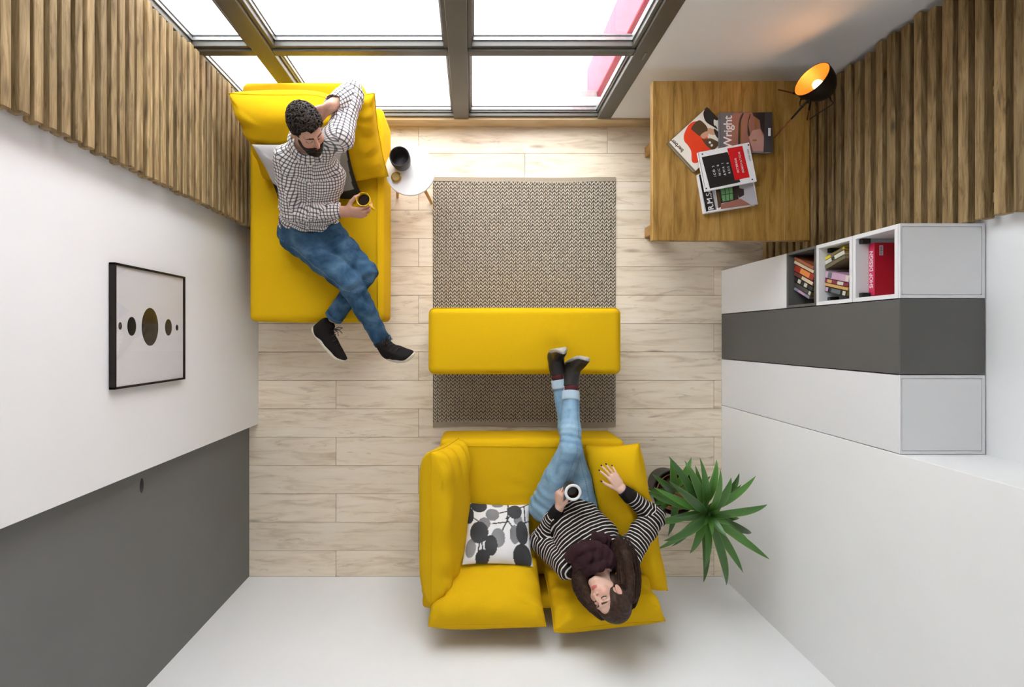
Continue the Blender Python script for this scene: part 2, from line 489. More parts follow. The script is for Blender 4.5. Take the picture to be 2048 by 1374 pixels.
# ------------------------------------------------------------------ window
win = thing('window_1', 'big window with dark grey metal frames', 'window', (-0.2, YW, 0), kind='structure')
yf0, yf1 = YW - 0.004, YW + 0.075
ZT0, ZT1, ZS, ZH = 0.815, 0.862, 0.112, 2.70
mull = [(-1.10, -1.005), (-0.122, -0.024), (0.818, 0.906)]
for a, b in mull: MB().box(a, b, yf0, yf1, ZS, ZH + 0.05, 0.003).build('mullion', M['framemetal'], win)
MB().box(XL, XL + 0.035, yf0, yf1, ZS, ZH + 0.05, 0.003).build('mullion', M['framemetal'], win)
bays = [(XL + 0.035, -1.10), (-1.005, -0.122), (-0.024, 0.818)]
for a, b in bays:
    MB().box(a, b, yf0 + 0.004, yf1, ZT0, ZT1, 0.003).build('transom', M['framemetal'], win)
    MB().box(a, b, yf0 + 0.01, yf1, ZS, ZS + 0.02, 0.002).build('sill_rail', M['framemetal'], win)
    MB().box(a, b, yf0 + 0.004, yf1, ZH, ZH + 0.05, 0.003).build('head_rail', M['framemetal'], win)
    MB().box(a, b, yf1, yf1 + 0.11, ZS - 0.03, ZS - 0.005, 0.002).build('outer_sill', M['bead'], win)
    for z0, z1, upper in ((ZS + 0.02, ZT0, False), (ZT1, ZH, True)):
        w = 0.02 if upper else 0.010
        ya, yb = (yf0 + 0.016, yf1 - 0.006) if upper else (yf0 + 0.03, yf1 - 0.006)
        sash = MB().box(a, a + w, ya, yb, z0, z1, 0.002).box(b - w, b, ya, yb, z0, z1, 0.002).box(a + w, b - w, ya, yb, z0, z0 + w, 0.002).box(a + w, b - w, ya, yb, z1 - w, z1, 0.002).build('sash', M['framemetal'], win)
        g = 0.008
        MB().box(a + w, a + w + g, yb - 0.03, yb, z0 + w, z1 - w).box(b - w - g, b - w, yb - 0.03, yb, z0 + w, z1 - w).box(a + w, b - w, yb - 0.03, yb, z0 + w, z0 + w + g).build('glazing_bead', M['bead'], sash)
        MB().box(a + w, b - w, yb - 0.012, yb - 0.008, z0 + w + g, z0 + w + g + 0.004).box(a + w + g, a + w + g + 0.004, yb - 0.012, yb - 0.008, z0 + w, z1 - w).build('gasket', M['rubber'], sash)
        MB().box(a + w, b - w, yb - 0.022, yb - 0.018, z0 + w, z1 - w).build('pane', M['glass'], sash)
lat = MB().box(0.868, 0.874, yf0 - 0.006, yf0, 0.80, 0.86, 0.001).build('latch', M['bead'], win)

# ------------------------------------------------------------------ slat panels
def slat_panel(name, label, xf, xw, ya, yb, z0, z1, pitch, sgn, jit_a, jit_b, loc):
    root = thing(name, label, 'wall panel', loc)
    z = z0; depth = 0.044
    cache = {}
    while z < z1:
        hgt = pitch * random.choice([0.52, 0.56, 0.60, 0.66])
        dd = random.choice([0.040, 0.044, 0.048])
        key = (round(hgt, 4), dd)
        a = ya + random.uniform(*jit_a); b = yb + random.uniform(*jit_b)
        if key not in cache:
            v, f = box_geo(yb - ya, dd, hgt, 0.004)
            # long axis along local x, face towards local -y
            me = make_mesh('slat', v, f); me.materials.append(M['slat']); cache[key] = me
        o = bpy.data.objects.new('slat', cache[key]); COL.objects.link(o); o.parent = root
        off = random.uniform(-0.004, 0.003)
        x = xf + sgn * (dd / 2 + off)
        o.location = Vector((x, (a + b) / 2, z + hgt / 2)) - Vector(loc)
        o.rotation_euler = (0, 0, math.radians(90) * (1 if sgn > 0 else -1))
        o.scale = ((b - a) / (yb - ya), 1, 1)
        z += pitch + random.uniform(-0.003, 0.003)
    for y in (ya + 0.08, (ya + yb) / 2, yb - 0.08):
        xa, xb = (xf + 0.036, xw) if sgn > 0 else (xw, xf - 0.036)
        MB().box(xa, xb, y - 0.02, y + 0.02, z0, z1, 0.002).build('batten', M['slat'], root)
    return root
slat_panel('slat_wall_panel', 'brown stained wooden slat panel on the wall behind the chaise sofa', -1.365, XL, 0.675, 1.425, 0.03, 3.3, 0.052, -1, (-0.004, 0.004), (-0.012, 0.0), (XL, 1.05, 0))
slat_panel('slat_wall_panel', 'brown stained wooden slat panel on the wall behind the desk lamp', 1.955, XR, 0.452, 1.425, 0.02, 2.9, 0.066, 1, (-0.004, 0.004), (-0.03, 0.0), (XR, 0.94, 0))

# ------------------------------------------------------------------ cabinets on the right
cab_mats = {'w': M['lacquer'], 'd': M['darkgrey']}
zA, zB_, zC_, zT = 0.683, 0.908, 1.137, 1.378
yA0, yA1 = 0.152, 0.447
g = 0.0015
cA = thing('shelf_cabinet', 'tall white cabinet with three open book cubbies above a closed door', 'cabinet', (1.86, 0.3, 0))
MB().box(XF + 0.02, XR - 0.006, yA0, yA1, 0.0, zA - g, 0.001).build('body', M['lacquer'], cA)
MB().box(XF, XF + 0.018, yA0 + 0.001, yA1 - 0.001, 0.002, zA - 0.003, 0.001).build('door', M['lacquer'], cA)
def cubby(z0, z1, mat, t=0.018):
    back = MB().box(XR - 0.016, XR - 0.006, yA0, yA1, z0, z1).build('cubby', mat, cA)
    MB().box(XF, XR - 0.016, yA0, yA0 + t, z0 + g, z1 - g, 0.001).build('board', mat, back)
    MB().box(XF, XR - 0.016, yA1 - t, yA1, z0 + g, z1 - g, 0.001).build('board', mat, back)
    MB().box(XF, XR - 0.016, yA0 + t, yA1 - t, z0 + g, z0 + t, 0.001).build('board', mat, back)
    MB().box(XF, XR - 0.016, yA0 + t, yA1 - t, z1 - t, z1 - g, 0.001).build('board', mat, back)
    if mat is M['lacquer']:
        for y in (yA0 + t, yA1 - t - 0.022):
            MB().box(XF + (0.014 if z0 > 1.1 else 0.042), XF + (0.054 if z0 > 1.1 else 0.088), y, y + 0.022, z0 + t, z0 + t + 0.018, 0.002).build('bracket', M['black'], back)
cubby(zA, zB_, M['darkgrey'], 0.014); cubby(zB_, zC_, M['lacquer']); cubby(zC_, zT - 0.008, M['lacquer'])
def top_frame(root, y0, y1, mat):
    a, b, gp, xa, xb = 0.006, 0.012, 0.0022, XF + 0.0005, XR - 0.006
    fr = MB().box(xa, xb, y0, y1, zT - 0.008, zT - 0.006)
    for q in ((xa, xa + a, y0, y1), (xb - b, xb, y0, y1), (xa + a, xb - b, y0, y0 + b), (xa + a, xb - b, y1 - b, y1)): fr.box(*q, zT - 0.006, zT)
    fr.build('top_board', mat, root)
    MB().box(xa + a + gp, xb - b - gp, y0 + b + gp, y1 - b - gp, zT - 0.006, zT).build('top_panel', mat, root)
top_frame(cA, yA0, yA1, M['lacquer'])
cB = thing('storage_cabinet', 'tall dark grey handleless cabinet between the white ones', 'cabinet', (1.86, 0.0, 0))
MB().box(XF + 0.019, XR - 0.006, -0.150, 0.149, 0.0, zT - 0.003, 0.001).build('body', M['darkgrey'], cB)
MB().box(XF + 0.0005, XR - 0.006, -0.150, 0.149, zT - 0.003, zT, 0.0008).build('top_board', M['darkgrey'], cB)
MB().box(XF, XF + 0.018, -0.149, 0.148, 0.002, zT - 0.0032, 0.001).build('door', M['darkgrey'], cB)
cC = thing('storage_cabinet', 'tall closed white cabinet beside the dark grey one', 'cabinet', (1.86, -0.3, 0))
MB().box(XF + 0.02, XR - 0.012, -0.4645, -0.153, 0.0, zT - 0.008, 0.001).build('body', M['lacquer'], cC)
MB().box(XF, XF + 0.018, -0.4635, -0.154, 0.002, zT - 0.0082, 0.001).build('door', M['lacquer'], cC)
top_frame(cC, -0.4645, -0.153, M['lacquer'])

# ------------------------------------------------------------------ framed print
pic = thing('framed_print', 'black framed print of five dark circles in a row', 'picture', (XL, 0.042, 0.884))
py0, py1, pz0, pz1 = -0.212, 0.296, 0.884, 1.361
xfp = -1.424
fr = MB()
for (a, b, c, d) in ((py0, py0 + 0.009, pz0, pz1), (py1 - 0.009, py1, pz0, pz1), (py0, py1, pz0, pz0 + 0.009), (py0, py1, pz1 - 0.009, pz1)):
    fr.box(XL + 0.002, xfp, a, b, c, d, 0.001)
fr.build('frame', M['blackmetal'], pic)
sheet = MB().box(XL + 0.004, xfp - 0.008, py0 + 0.009, py1 - 0.009, pz0 + 0.009, pz1 - 0.009).build('print_sheet', M['print'], pic)
def disc(y, z, r, mat, x=xfp - 0.0078, poly=None, name='printed_circle'):
    pts = poly or [(y + r * math.cos(t), z + r * 0.66 * math.sin(t)) for t in [2 * math.pi * k / 48 for k in range(48)]]
    n = len(pts)
    v = [(x, a, b) for a, b in pts] + [(x + 0.0004, a, b) for a, b in pts]
    f = [list(range(n)), [n + i for i in range(n)]] + [[i, (i + 1) % n, n + (i + 1) % n, n + i] for i in range(n)]
    MB().add(v, f).build(name, mat, sheet)
cy = 0.043
for z, r, m_ in ((1.138, 0.084, 'ink'), (1.008, 0.039, 'ink'), (1.255, 0.040, 'ink'), (0.942, 0.0145, 'ink'), (1.322, 0.0155, 'ink')): disc(cy, z, r, M[m_])
# the frame's glazing: what shows in the dark circles is reflection
MB().box(xfp - 0.0045, xfp - 0.0025, py0 + 0.009, py1 - 0.009, pz0 + 0.009, pz1 - 0.009).build('glazing', M['glass'], pic)

# ================================================================== SOFT SHAPES
def snoise(P, freq, seed, n=5):
    """smooth pseudo noise, about -1..1"""
    r = np.random.default_rng(seed); out = np.zeros(len(P))
    for _ in range(n):
        k = r.normal(size=3); k = k / np.linalg.norm(k) * freq * r.uniform(0.6, 1.5)
        out += np.sin(P @ k + r.uniform(0, 6.28))
    return out / n * 1.5

def soft_box(x0, x1, y0, y1, z0, z1, r=0.04, puff=0.02, n=22, fn=None, seed=1, wr=0.002):
    """upholstered block: rounded edges, slightly domed faces"""
    c = np.array([(x0 + x1) / 2, (y0 + y1) / 2, (z0 + z1) / 2]); hs = np.array([x1 - x0, y1 - y0, z1 - z0]) / 2
    t = np.linspace(-1, 1, n + 1); t = np.sin(t * math.pi / 2) * 0.5 + t * 0.5
    vs = {}; V = []; F = []
    def vid(p):
        k = tuple(np.round(p, 5))
        if k not in vs: vs[k] = len(V); V.append(p)
        return vs[k]
    for ax in range(3):
        for sg in (-1, 1):
            for i in range(n):
                for j in range(n):
                    q = []
                    for a, b in ((i, j), (i + 1, j), (i + 1, j + 1), (i, j + 1)):
                        p = [0, 0, 0]; p[ax] = sg; p[(ax + 1) % 3] = t[a]; p[(ax + 2) % 3] = t[b]
                        q.append(vid(tuple(p)))
                    F.append(q if sg > 0 else q[::-1])
    U = np.array(V, float); P = U * hs
    inner = np.clip(P, -(hs - r), hs - r); d = P - inner; L = np.linalg.norm(d, axis=1, keepdims=True)
    Q = inner + np.where(L > 1e-9, d / np.maximum(L, 1e-9) * r, 0)
    for ax in range(3):
        a, b = (ax + 1) % 3, (ax + 2) % 3
        w = (1 - U[:, a] ** 2) * (1 - U[:, b] ** 2)
        Q[:, ax] += np.sign(U[:, ax]) * (np.abs(U[:, ax]) > 0.999) * puff * w * (1.0 if ax == 2 else 0.6)
    Q += c
    Q[:, 2] += snoise(Q, 14, seed) * wr * (U[:, 2] > 0.5)
    if fn is not None: Q = fn(Q, U)
    return Q, F

def pillow(w, h, t, n=44, pinch=0.05, p=4.0, q=0.5, seed=1, wr=0.006, sag=0.0, fold=None):
    """stuffed cushion in the xy plane, thickness along z; returns verts, faces, uv per vertex (u, v in -1..1), side flag"""
    s = np.linspace(-1, 1, n + 1); s = 0.6 * s + 0.4 * np.sin(s * math.pi / 2)
    Ug, Vg = np.meshgrid(s, s, indexing='ij'); u, v = Ug.ravel(), Vg.ravel()
    th = np.clip((1 - np.abs(u) ** p) * (1 - np.abs(v) ** p), 0, 1) ** q
    x = w / 2 * u * (1 - pinch * (1 - v ** 2) * np.abs(u) ** 2); y = h / 2 * v * (1 - pinch * (1 - u ** 2) * np.abs(v) ** 2)
    base = np.c_[x, y, np.zeros_like(x)]
    edge = np.clip(1.15 - np.minimum(1 - np.abs(u), 1 - np.abs(v)) * 2.2, 0.0, 1)
    # creases running in from the edges
    ang = np.arctan2(v, u)
    cre = np.sin(x * 48 / max(w, 0.3) * 0.5 + 3 * snoise(base, 9, seed + 5)) * (np.abs(v) > np.abs(u)) + np.sin(y * 48 / max(h, 0.3) * 0.5 + 3 * snoise(base, 9, seed + 6)) * (np.abs(u) >= np.abs(v))
    wob = snoise(base, 16, seed) * wr * 1.2
    top = np.c_[x, y, th * t / 2 + (wob + cre * wr * 1.0 * edge) * np.clip(th * 2, 0, 1)]
    bot = np.c_[x, y, -th * t / 2 + snoise(base, 16, seed + 1) * wr * np.clip(th * 2, 0, 1)]
    N = n + 1; idx = np.arange(N * N).reshape(N, N); rim = (np.abs(u) > 0.9999) | (np.abs(v) > 0.9999)
    bidx = np.where(rim, np.arange(N * N), N * N + np.arange(N * N)).reshape(N, N)
    def quads(I, flip):
        q_ = np.stack([I[:-1, :-1], I[1:, :-1], I[1:, 1:], I[:-1, 1:]], -1).reshape(-1, 4)
        return q_[:, ::-1] if flip else q_
    faces = np.concatenate([quads(idx, False), quads(bidx, True)])
    verts = np.concatenate([top, bot]); uv = np.tile(np.c_[u, v], (2, 1))
    side = np.r_[np.ones(N * N), -np.ones(N * N)]
    return verts, faces, uv, side

def frame(center, xdir, ydir):
    x = unit(xdir); y = np.asarray(ydir, float); y = unit(y - x * (x @ y)); z = np.cross(x, y)
    m = np.eye(4); m[:3, 0] = x; m[:3, 1] = y; m[:3, 2] = z; m[:3, 3] = center
    return m
def xf(m, v): return v @ m[:3, :3].T + m[:3, 3]

def cushion(name, m, w, h, t, mat, parent, seam=True, fn=None, **kw):
    v, f, uv, side = pillow(w, h, t, **kw)
    if fn is not None: v = fn(v, uv, side)
    o = link(name, make_mesh(name, xf(m, v), f, True), mat, parent)
    if seam:
        n = kw.get('n', 44) + 1; idx = np.arange(n * n).reshape(n, n)
        ring = np.r_[idx[:, 0], idx[-1, 1:], idx[::-1, -1][1:], idx[0, ::-1][1:]]
        pts = xf(m, v)[ring]
        MB().tube(list(pts[::2]), 0.0028, 5, cap=False).build('seam', mat, o, smooth=True)
    return o
def set_col(o, col):
    a = o.data.color_attributes.new('Col', 'FLOAT_COLOR', 'POINT')
    c = np.ones((len(o.data.vertices), 4), np.float32); c[:, :3] = col
    a.data.foreach_set('color', c.ravel())

def legs(root, pts, z1, mat, r=0.018, z0=0.0):
    for x, y in pts: MB().lathe([(r * 0.8, z0), (r, z0 + 0.004), (r * 1.1, z1)], 16, (x, y, 0)).build('leg', mat, root, smooth=False)

# ------------------------------------------------------------------ rug
rug = thing('rug', 'taupe chunky knitted rug with plain hems under the yellow ottoman', 'rug', (0.35, 0.23, 0))
rx0, rx1, ry0, ry1 = -0.268, 0.968, -0.612, 1.076
nseg = 24; xs = np.linspace(rx0, rx1, nseg + 1)
def wavy(x, s, ph): return s * math.sin(x * 5.1 + ph) + s * 0.6 * math.sin(x * 11.3 + ph * 2)
poly = [(x, ry0 + 0.012 + wavy(x, 0.004, 1.0)) for x in xs] + [(x, ry1 - 0.012 + wavy(x, 0.003, 2.2)) for x in xs[::-1]]
MB().prism(poly, 0.0005, 0.006).build('backing', M['rugback'], rug)
for y, hh, ph, s in ((ry0, 0.036, 1.0, 0.006), (ry1 - 0.03, 0.03, 2.2, 0.004)):
    poly = [(x, y + wavy(x, s, ph)) for x in xs] + [(x, y + hh + wavy(x, s * 0.5, ph)) for x in xs[::-1]]
    MB().prism(poly, 0.0008, 0.0095).build('hem', M['rughem'], rug)
pc, pr = 0.0288, 0.0232
ncol = int((rx1 - rx0 - 0.004) / pc); nrow = int((ry1 - ry0 - 0.062) / pr); pc = (rx1 - rx0 - 0.004) / ncol; pr = (ry1 - ry0 - 0.062) / nrow
sv, sf = [], []
# one stitch leg: low poly lens
def lens(L, w, hh):
    v = []; segs = 6
    for i in range(segs + 1):
        t = i / segs; s = math.sin(math.pi * (0.10 + 0.80 * t)) ** 0.7
        for k in range(5):
            a = math.pi * k / 4
            v.append(((t - 0.5) * L, math.cos(a) * w * s, math.sin(a) * hh * s))
    f = [[i * 5 + k, i * 5 + k + 1, (i + 1) * 5 + k + 1, (i + 1) * 5 + k] for i in range(segs) for k in range(4)]
    return np.array(v), np.array(f)
lv, lf = lens(0.0275, 0.0040, 0.0100)
def rot2(v, a, dx, dy):
    c, s = math.cos(a), math.sin(a); return np.c_[v[:, 0] * c - v[:, 1] * s + dx, v[:, 0] * s + v[:, 1] * c + dy, v[:, 2]]
st = np.concatenate([rot2(lv, math.radians(90 + 27), -0.0068, 0), rot2(lv, math.radians(90 - 27), 0.0068, 0)])
sfc = np.concatenate([lf, lf + len(lv)])
VV, FF = [], []; nst = 0
for i in range(ncol):
    for j in range(nrow):
        jx, jy = random.uniform(-0.0012, 0.0012), random.uniform(-0.0012, 0.0012)
        VV.append(st + np.array([rx0 + 0.002 + (i + 0.5) * pc + jx + 0.0015 * math.sin(j * 0.09 + i * 0.2), ry0 + 0.032 + (j + 0.5) * pr + jy, 0.0045 + random.uniform(0, 0.001)]))
        FF.append(sfc + nst * len(st)); nst += 1
o = link('stitches', make_mesh('stitches', np.concatenate(VV), np.concatenate(FF), True), M['rugyarn'], rug); o['kind'] = 'stuff'

# ------------------------------------------------------------------ ottoman
ott = thing('ottoman', 'long rectangular mustard yellow ottoman standing on the rug', 'ottoman', (0.31, -0.03, 0))
def heel_dent(Q, U):
    for hx, hy_, a in ((0.478, -0.075, 0.014), (0.562, -0.14, 0.012)):
        Q[:, 2] -= a * np.exp(-((Q[:, 0] - hx) ** 2 + (Q[:, 1] - hy_) ** 2) / 0.0030) * (U[:, 2] > 0.9)
    return Q
v, f = soft_box(-0.258, 0.880, -0.222, 0.168, 0.10, 0.415, 0.034, 0.012, 40, heel_dent, 3)
seat = link('upholstered_block', make_mesh('upholstered_block', v, f, True), M['yellow'], ott)
def piping(x0, x1, y0, y1, z, r, parent, rr=0.0028, name='piping'):
    pts = []
    for cx, cy, a0 in ((x1 - r, y1 - r, 0), (x0 + r, y1 - r, 90), (x0 + r, y0 + r, 180), (x1 - r, y0 + r, 270)):
        for a in np.linspace(a0, a0 + 90, 6): pts.append((cx + r * math.cos(math.radians(a)), cy + r * math.sin(math.radians(a)), z))
    pts.append(pts[0]); MB().tube(pts, rr, 5, cap=False).build(name, M['yellow'], parent, smooth=True)
piping(-0.259, 0.881, -0.223, 0.169, 0.392, 0.034, seat)
legs(ott, [(-0.2, -0.17), (-0.2, 0.11), (0.82, -0.17), (0.82, 0.11)], 0.105, M['blackmetal'], z0=0.0135)

# ------------------------------------------------------------------ chaise sofa (man)
ch = thing('chaise_sofa', 'mustard yellow chaise sofa beside the slat wall and the window', 'sofa', (-0.93, 0.73, 0))
sx0, sx1, sy0, sy1 = -1.325, -0.531, 0.092, 1.36
def sag(Q, U):
    w = np.exp(-((Q[:, 0] + 0.92) ** 2 / 0.05 + (Q[:, 1] - 0.60) ** 2 / 0.06))
    Q[:, 2] -= 0.020 * w * (U[:, 2] > 0.5); return Q
v, f = soft_box(sx0, sx1, sy0, sy1, 0.115, 0.42, 0.035, 0.012, 34, sag, 5)
seat = link('seat', make_mesh('seat', v, f, True), M['yellow'], ch)
piping(sx0, sx1, sy0, sy1, 0.39, 0.035, seat)
MB().tube([(sx1 - 0.03, sy0 + 0.03, 0.424), (sx1 - 0.032, 0.55, 0.424), (sx1 - 0.03, 0.98, 0.424)], 0.002, 5).build('seam', M['yellow'], seat, smooth=True)
v, f = soft_box(-1.24, -0.585, 1.255, 1.37, 0.40, 0.70, 0.04, 0.01, 14, None, 6)
link('backrest', make_mesh('backrest', v, f, True), M['yellow'], ch)
legs(ch, [(-1.25, 0.16), (-0.6, 0.16), (-1.25, 1.28), (-0.6, 1.28)], 0.12, M['blackmetal'])
# big plump back cushion leaning on the backrest
def press(v, uv, side):
    # the raised arm presses the top edge down, the back presses the middle in; folds run out from there
    x, y = v[:, 0], v[:, 1]
    dx, dy = x - 0.20, y - 0.22
    v[:, 1] -= 0.050 * np.exp(-dx ** 2 / 0.010) * np.clip(y / 0.22, 0, 1) ** 2
    d2 = dx ** 2 / 0.03 + (y - 0.12) ** 2 / 0.04
    v[:, 2] -= 0.030 * np.exp(-d2) * (side > 0)
    v[:, 2] -= 0.045 * np.exp(-((x + 0.05) ** 2 / 0.03 + (y + 0.10) ** 2 / 0.03)) * (side > 0)
    a = np.arctan2(dy, dx)
    v[:, 2] += 0.006 * np.sin(a * 14 + 2 * snoise(v, 7, 3)) * np.exp(-d2 / 4) * (side > 0)
    return v
m = frame((-0.862, 1.085, 0.640), (1, 0, 0), (0, 0.56, 0.83))
BC_1 = cushion('back_cushion', m, 0.735, 0.50, 0.27, M['yellow'], ch, seam=True, fn=press, n=56, seed=7, wr=0.009, pinch=0.045, p=4.5, q=0.42)

# ------------------------------------------------------------------ two-seat sofa (woman)
so = thing('two_seat_sofa', 'mustard yellow two-seat sofa with plump loose cushions against the white wall', 'sofa', (0.36, -1.05, 0))
def sag2(Q, U):
    w = np.exp(-((Q[:, 0] - 0.52) ** 2 / 0.03 + (Q[:, 1] + 0.98) ** 2 / 0.04))
    Q[:, 2] -= 0.022 * w * (U[:, 2] > 0.5)
    dx, dy = Q[:, 0] - 0.47, Q[:, 1] + 0.95
    a = np.arctan2(dy, dx); d = np.hypot(dx, dy)
    Q[:, 2] += 0.004 * np.sin(a * 15) * np.exp(-((d - 0.2) / 0.09) ** 2) * (U[:, 2] > 0.5)
    return Q
v, f = soft_box(-0.195, 0.905, -1.42, -0.612, 0.115, 0.415, 0.035, 0.012, 40, sag2, 9)
seat = link('seat', make_mesh('seat', v, f, True), M['yellow'], so)
MB().tube([(-0.17, -0.648, 0.4155), (0.1, -0.650, 0.4195), (0.4, -0.652, 0.4205), (0.655, -0.652, 0.4175), (0.88, -0.65, 0.415)], 0.002, 5).build('seam', M['yellow'], seat, smooth=True)
v, f = soft_box(-0.285, -0.20, -1.46, -0.80, 0.115, 0.60, 0.03, 0.006, 12, None, 10)
link('arm_frame', make_mesh('arm_frame', v, f, True), M['yellow'], so)
v, f = soft_box(0.91, 0.99, -1.46, -0.72, 0.115, 0.50, 0.03, 0.006, 12, None, 11)
link('arm_frame', make_mesh('arm_frame', v, f, True), M['yellow'], so)
v, f = soft_box(-0.28, 0.985, -1.52, -1.44, 0.115, 0.60, 0.03, 0.006, 14, None, 12)
link('back_frame', make_mesh('back_frame', v, f, True), M['yellow'], so)
legs(so, [(-0.15, -0.68), (0.85, -0.68), (-0.15, -1.38), (0.85, -1.38)], 0.12, M['blackmetal'])
# arm cushion, left: long axis along y, leaning outwards
m = frame((-0.150, -1.000, 0.60), (0, 1, 0), (-0.36, 0.0, 0.93))
AC_L = cushion('arm_cushion', m, 0.80, 0.37, 0.20, M['yellow'], so, seed=21, wr=0.011, pinch=0.03, p=6, q=0.42)
# arm cushion, right: pressed flatter by the resting arm
m = frame((0.862, -1.010, 0.555), (-0.19, 0.98, 0.0), (0.80, 0.15, 0.55))
AC_R = cushion('arm_cushion', m, 0.82, 0.31, 0.19, M['yellow'], so, seed=22, wr=0.012, pinch=0.03, p=5, q=0.45)
# back cushions
m = frame((0.075, -1.372, 0.635), (-1, 0.0, 0), (0, -0.50, 0.86))
BC_2 = cushion('back_cushion', m, 0.60, 0.42, 0.21, M['yellow'], so, seed=23, wr=0.014, pinch=0.03, p=5, q=0.45)
m = frame((0.690, -1.372, 0.635), (-1, -0.10, 0.0), (0.02, -0.52, 0.85))
cushion('back_cushion', m, 0.57, 0.42, 0.20, M['yellow'], so, seed=24, wr=0.016, pinch=0.04, p=5, q=0.45)

# ------------------------------------------------------------------ loose throw cushions
def ell_mask(u, v, cx, cy, rx, ry, rot=0.0):
    c, s = math.cos(rot), math.sin(rot); x, y = u - cx, v - cy
    return ((x * c + y * s) / rx) ** 2 + ((-x * s + y * c) / ry) ** 2 < 1
def seg_mask(u, v, x0, y0, x1, y1, w):
    d = np.array([x1 - x0, y1 - y0]); t = np.clip(((u - x0) * d[0] + (v - y0) * d[1]) / (d @ d), 0, 1)
    return np.hypot(u - x0 - t * d[0], v - y0 - t * d[1]) < w
def throw(name, label, m, w, h, t, painter, n, **kw):
    v, f, uv, side = pillow(w, h, t, n=n, **kw)
    base = xf(m, v); loc = tuple(base.min(0) * [0, 0, 1] + base.mean(0) * [1, 1, 0])
    me = make_mesh(name, base - np.array(loc), f, True)
    o = link(name, me, M['printcloth']); o.location = loc
    set_col(o, painter(uv[:, 0], uv[:, 1], side))
    return tag(o, label, 'cushion')
def leaf_paint(u, v, side):
    # picture coordinates of the cushion: X to the right 0..1, Y down 0..1
    X, Y = (u + 1) / 2, (1 - v) / 2
    r = np.random.default_rng(3); col = np.tile(np.array(lin(228, 226, 226)[:3]), (len(u), 1))
    dark = np.array(lin(66, 66, 68)[:3]); mid = np.array(lin(128, 128, 130)[:3])
    for a in ((0.08, 0, 0.1, 0.35), (0.1, 0.28, 0.28, 0.42), (0.24, 0.6, 0.2, 1.0), (0.42, 0.4, 0.66, 0.36), (0.66, 0.0, 0.64, 0.30), (0.66, 0.28, 0.54, 0.55), (0.5, 0.22, 0.72, 0.14), (0.62, 0.3, 0.72, 0.46), (0.82, 0.1, 0.98, 0.0), (0.82, 0.4, 1.0, 0.3), (0.9, 0.05, 0.92, 0.35), (0.27, 0.7, 0.29, 1.0)):
        col[seg_mask(X, Y, *a, 0.010)] = dark
    for cx, cy, rx, ry, c in ((0.50, 0.03, 0.085, 0.06, mid), (0.42, 0.24, 0.10, 0.115, mid), (0.30, 0.40, 0.09, 0.10, mid), (0.50, 0.62, 0.10, 0.15, mid), (0.74, 0.56, 0.075, 0.15, mid), (0.10, 0.78, 0.08, 0.14, mid), (0.80, 0.32, 0.07, 0.09, mid),
                              (0.22, 0.08, 0.125, 0.13, dark), (0.07, 0.26, 0.07, 0.14, dark), (0.22, 0.54, 0.14, 0.17, dark), (0.75, 0.17, 0.115, 0.135, dark), (0.86, 0.52, 0.10, 0.19, dark), (0.40, 0.74, 0.09, 0.16, dark), (0.85, 0.88, 0.14, 0.18, dark), (0.28, 0.92, 0.10, 0.12, dark)):
        k = ell_mask(X, Y, cx, cy, rx, ry)
        sh = 1 + 0.55 * snoise(np.c_[X, Y, X * 0 + cx * 9], 14, 5)[k][:, None] * 0.5
        col[k] = c * sh
    col[side < 0] = np.array(lin(40, 38, 40)[:3])
    return col
m = frame((0.142, -1.118, 0.535), (1, -0.03, 0.0), (0.02, 0.76, -0.62))
TC_2 = throw('throw_cushion', 'white cushion printed with grey round leaves on the two-seat sofa', m, 0.39, 0.345, 0.12, leaf_paint, 110, pinch=0.07, p=3.0, q=0.55, seed=31, wr=0.004)
def geo_paint(u, v, side):
    X, Y = (u + 1) / 2, (1 - v) / 2
    c_ = lambda r, g, b: np.array(lin(r, g, b)[:3])
    col = np.tile(c_(206, 204, 206), (len(u), 1))
    col[(Y > 0.45 - 0.2 * (X - 0.7)) & (X > 0.3)] = c_(150, 88, 50)
    col[(Y > 0.62 + 0.9 * (0.84 - X) * (X < 0.84))] = c_(46, 42, 40)
    col[(X > 0.945 - 0.22 * Y) & (Y < 0.78)] = c_(150, 150, 146)
    col[(X > 0.99 - 0.06 * Y) | (Y > 0.86)] = c_(46, 42, 40)
    col[(X < 0.25) & (Y > 0.62)] = c_(46, 42, 40)
    col[side < 0] = c_(40, 38, 36)
    return col
m = frame((-0.895, 0.905, 0.60), (1, 0.04, 0), (0.0, 0.52, 0.86))
TC_1 = throw('throw_cushion', 'white grey brown and black patchwork cushion behind the bearded man', m, 0.50, 0.40, 0.10, geo_paint, 70, pinch=0.07, p=3.0, q=0.55, seed=33, wr=0.004)

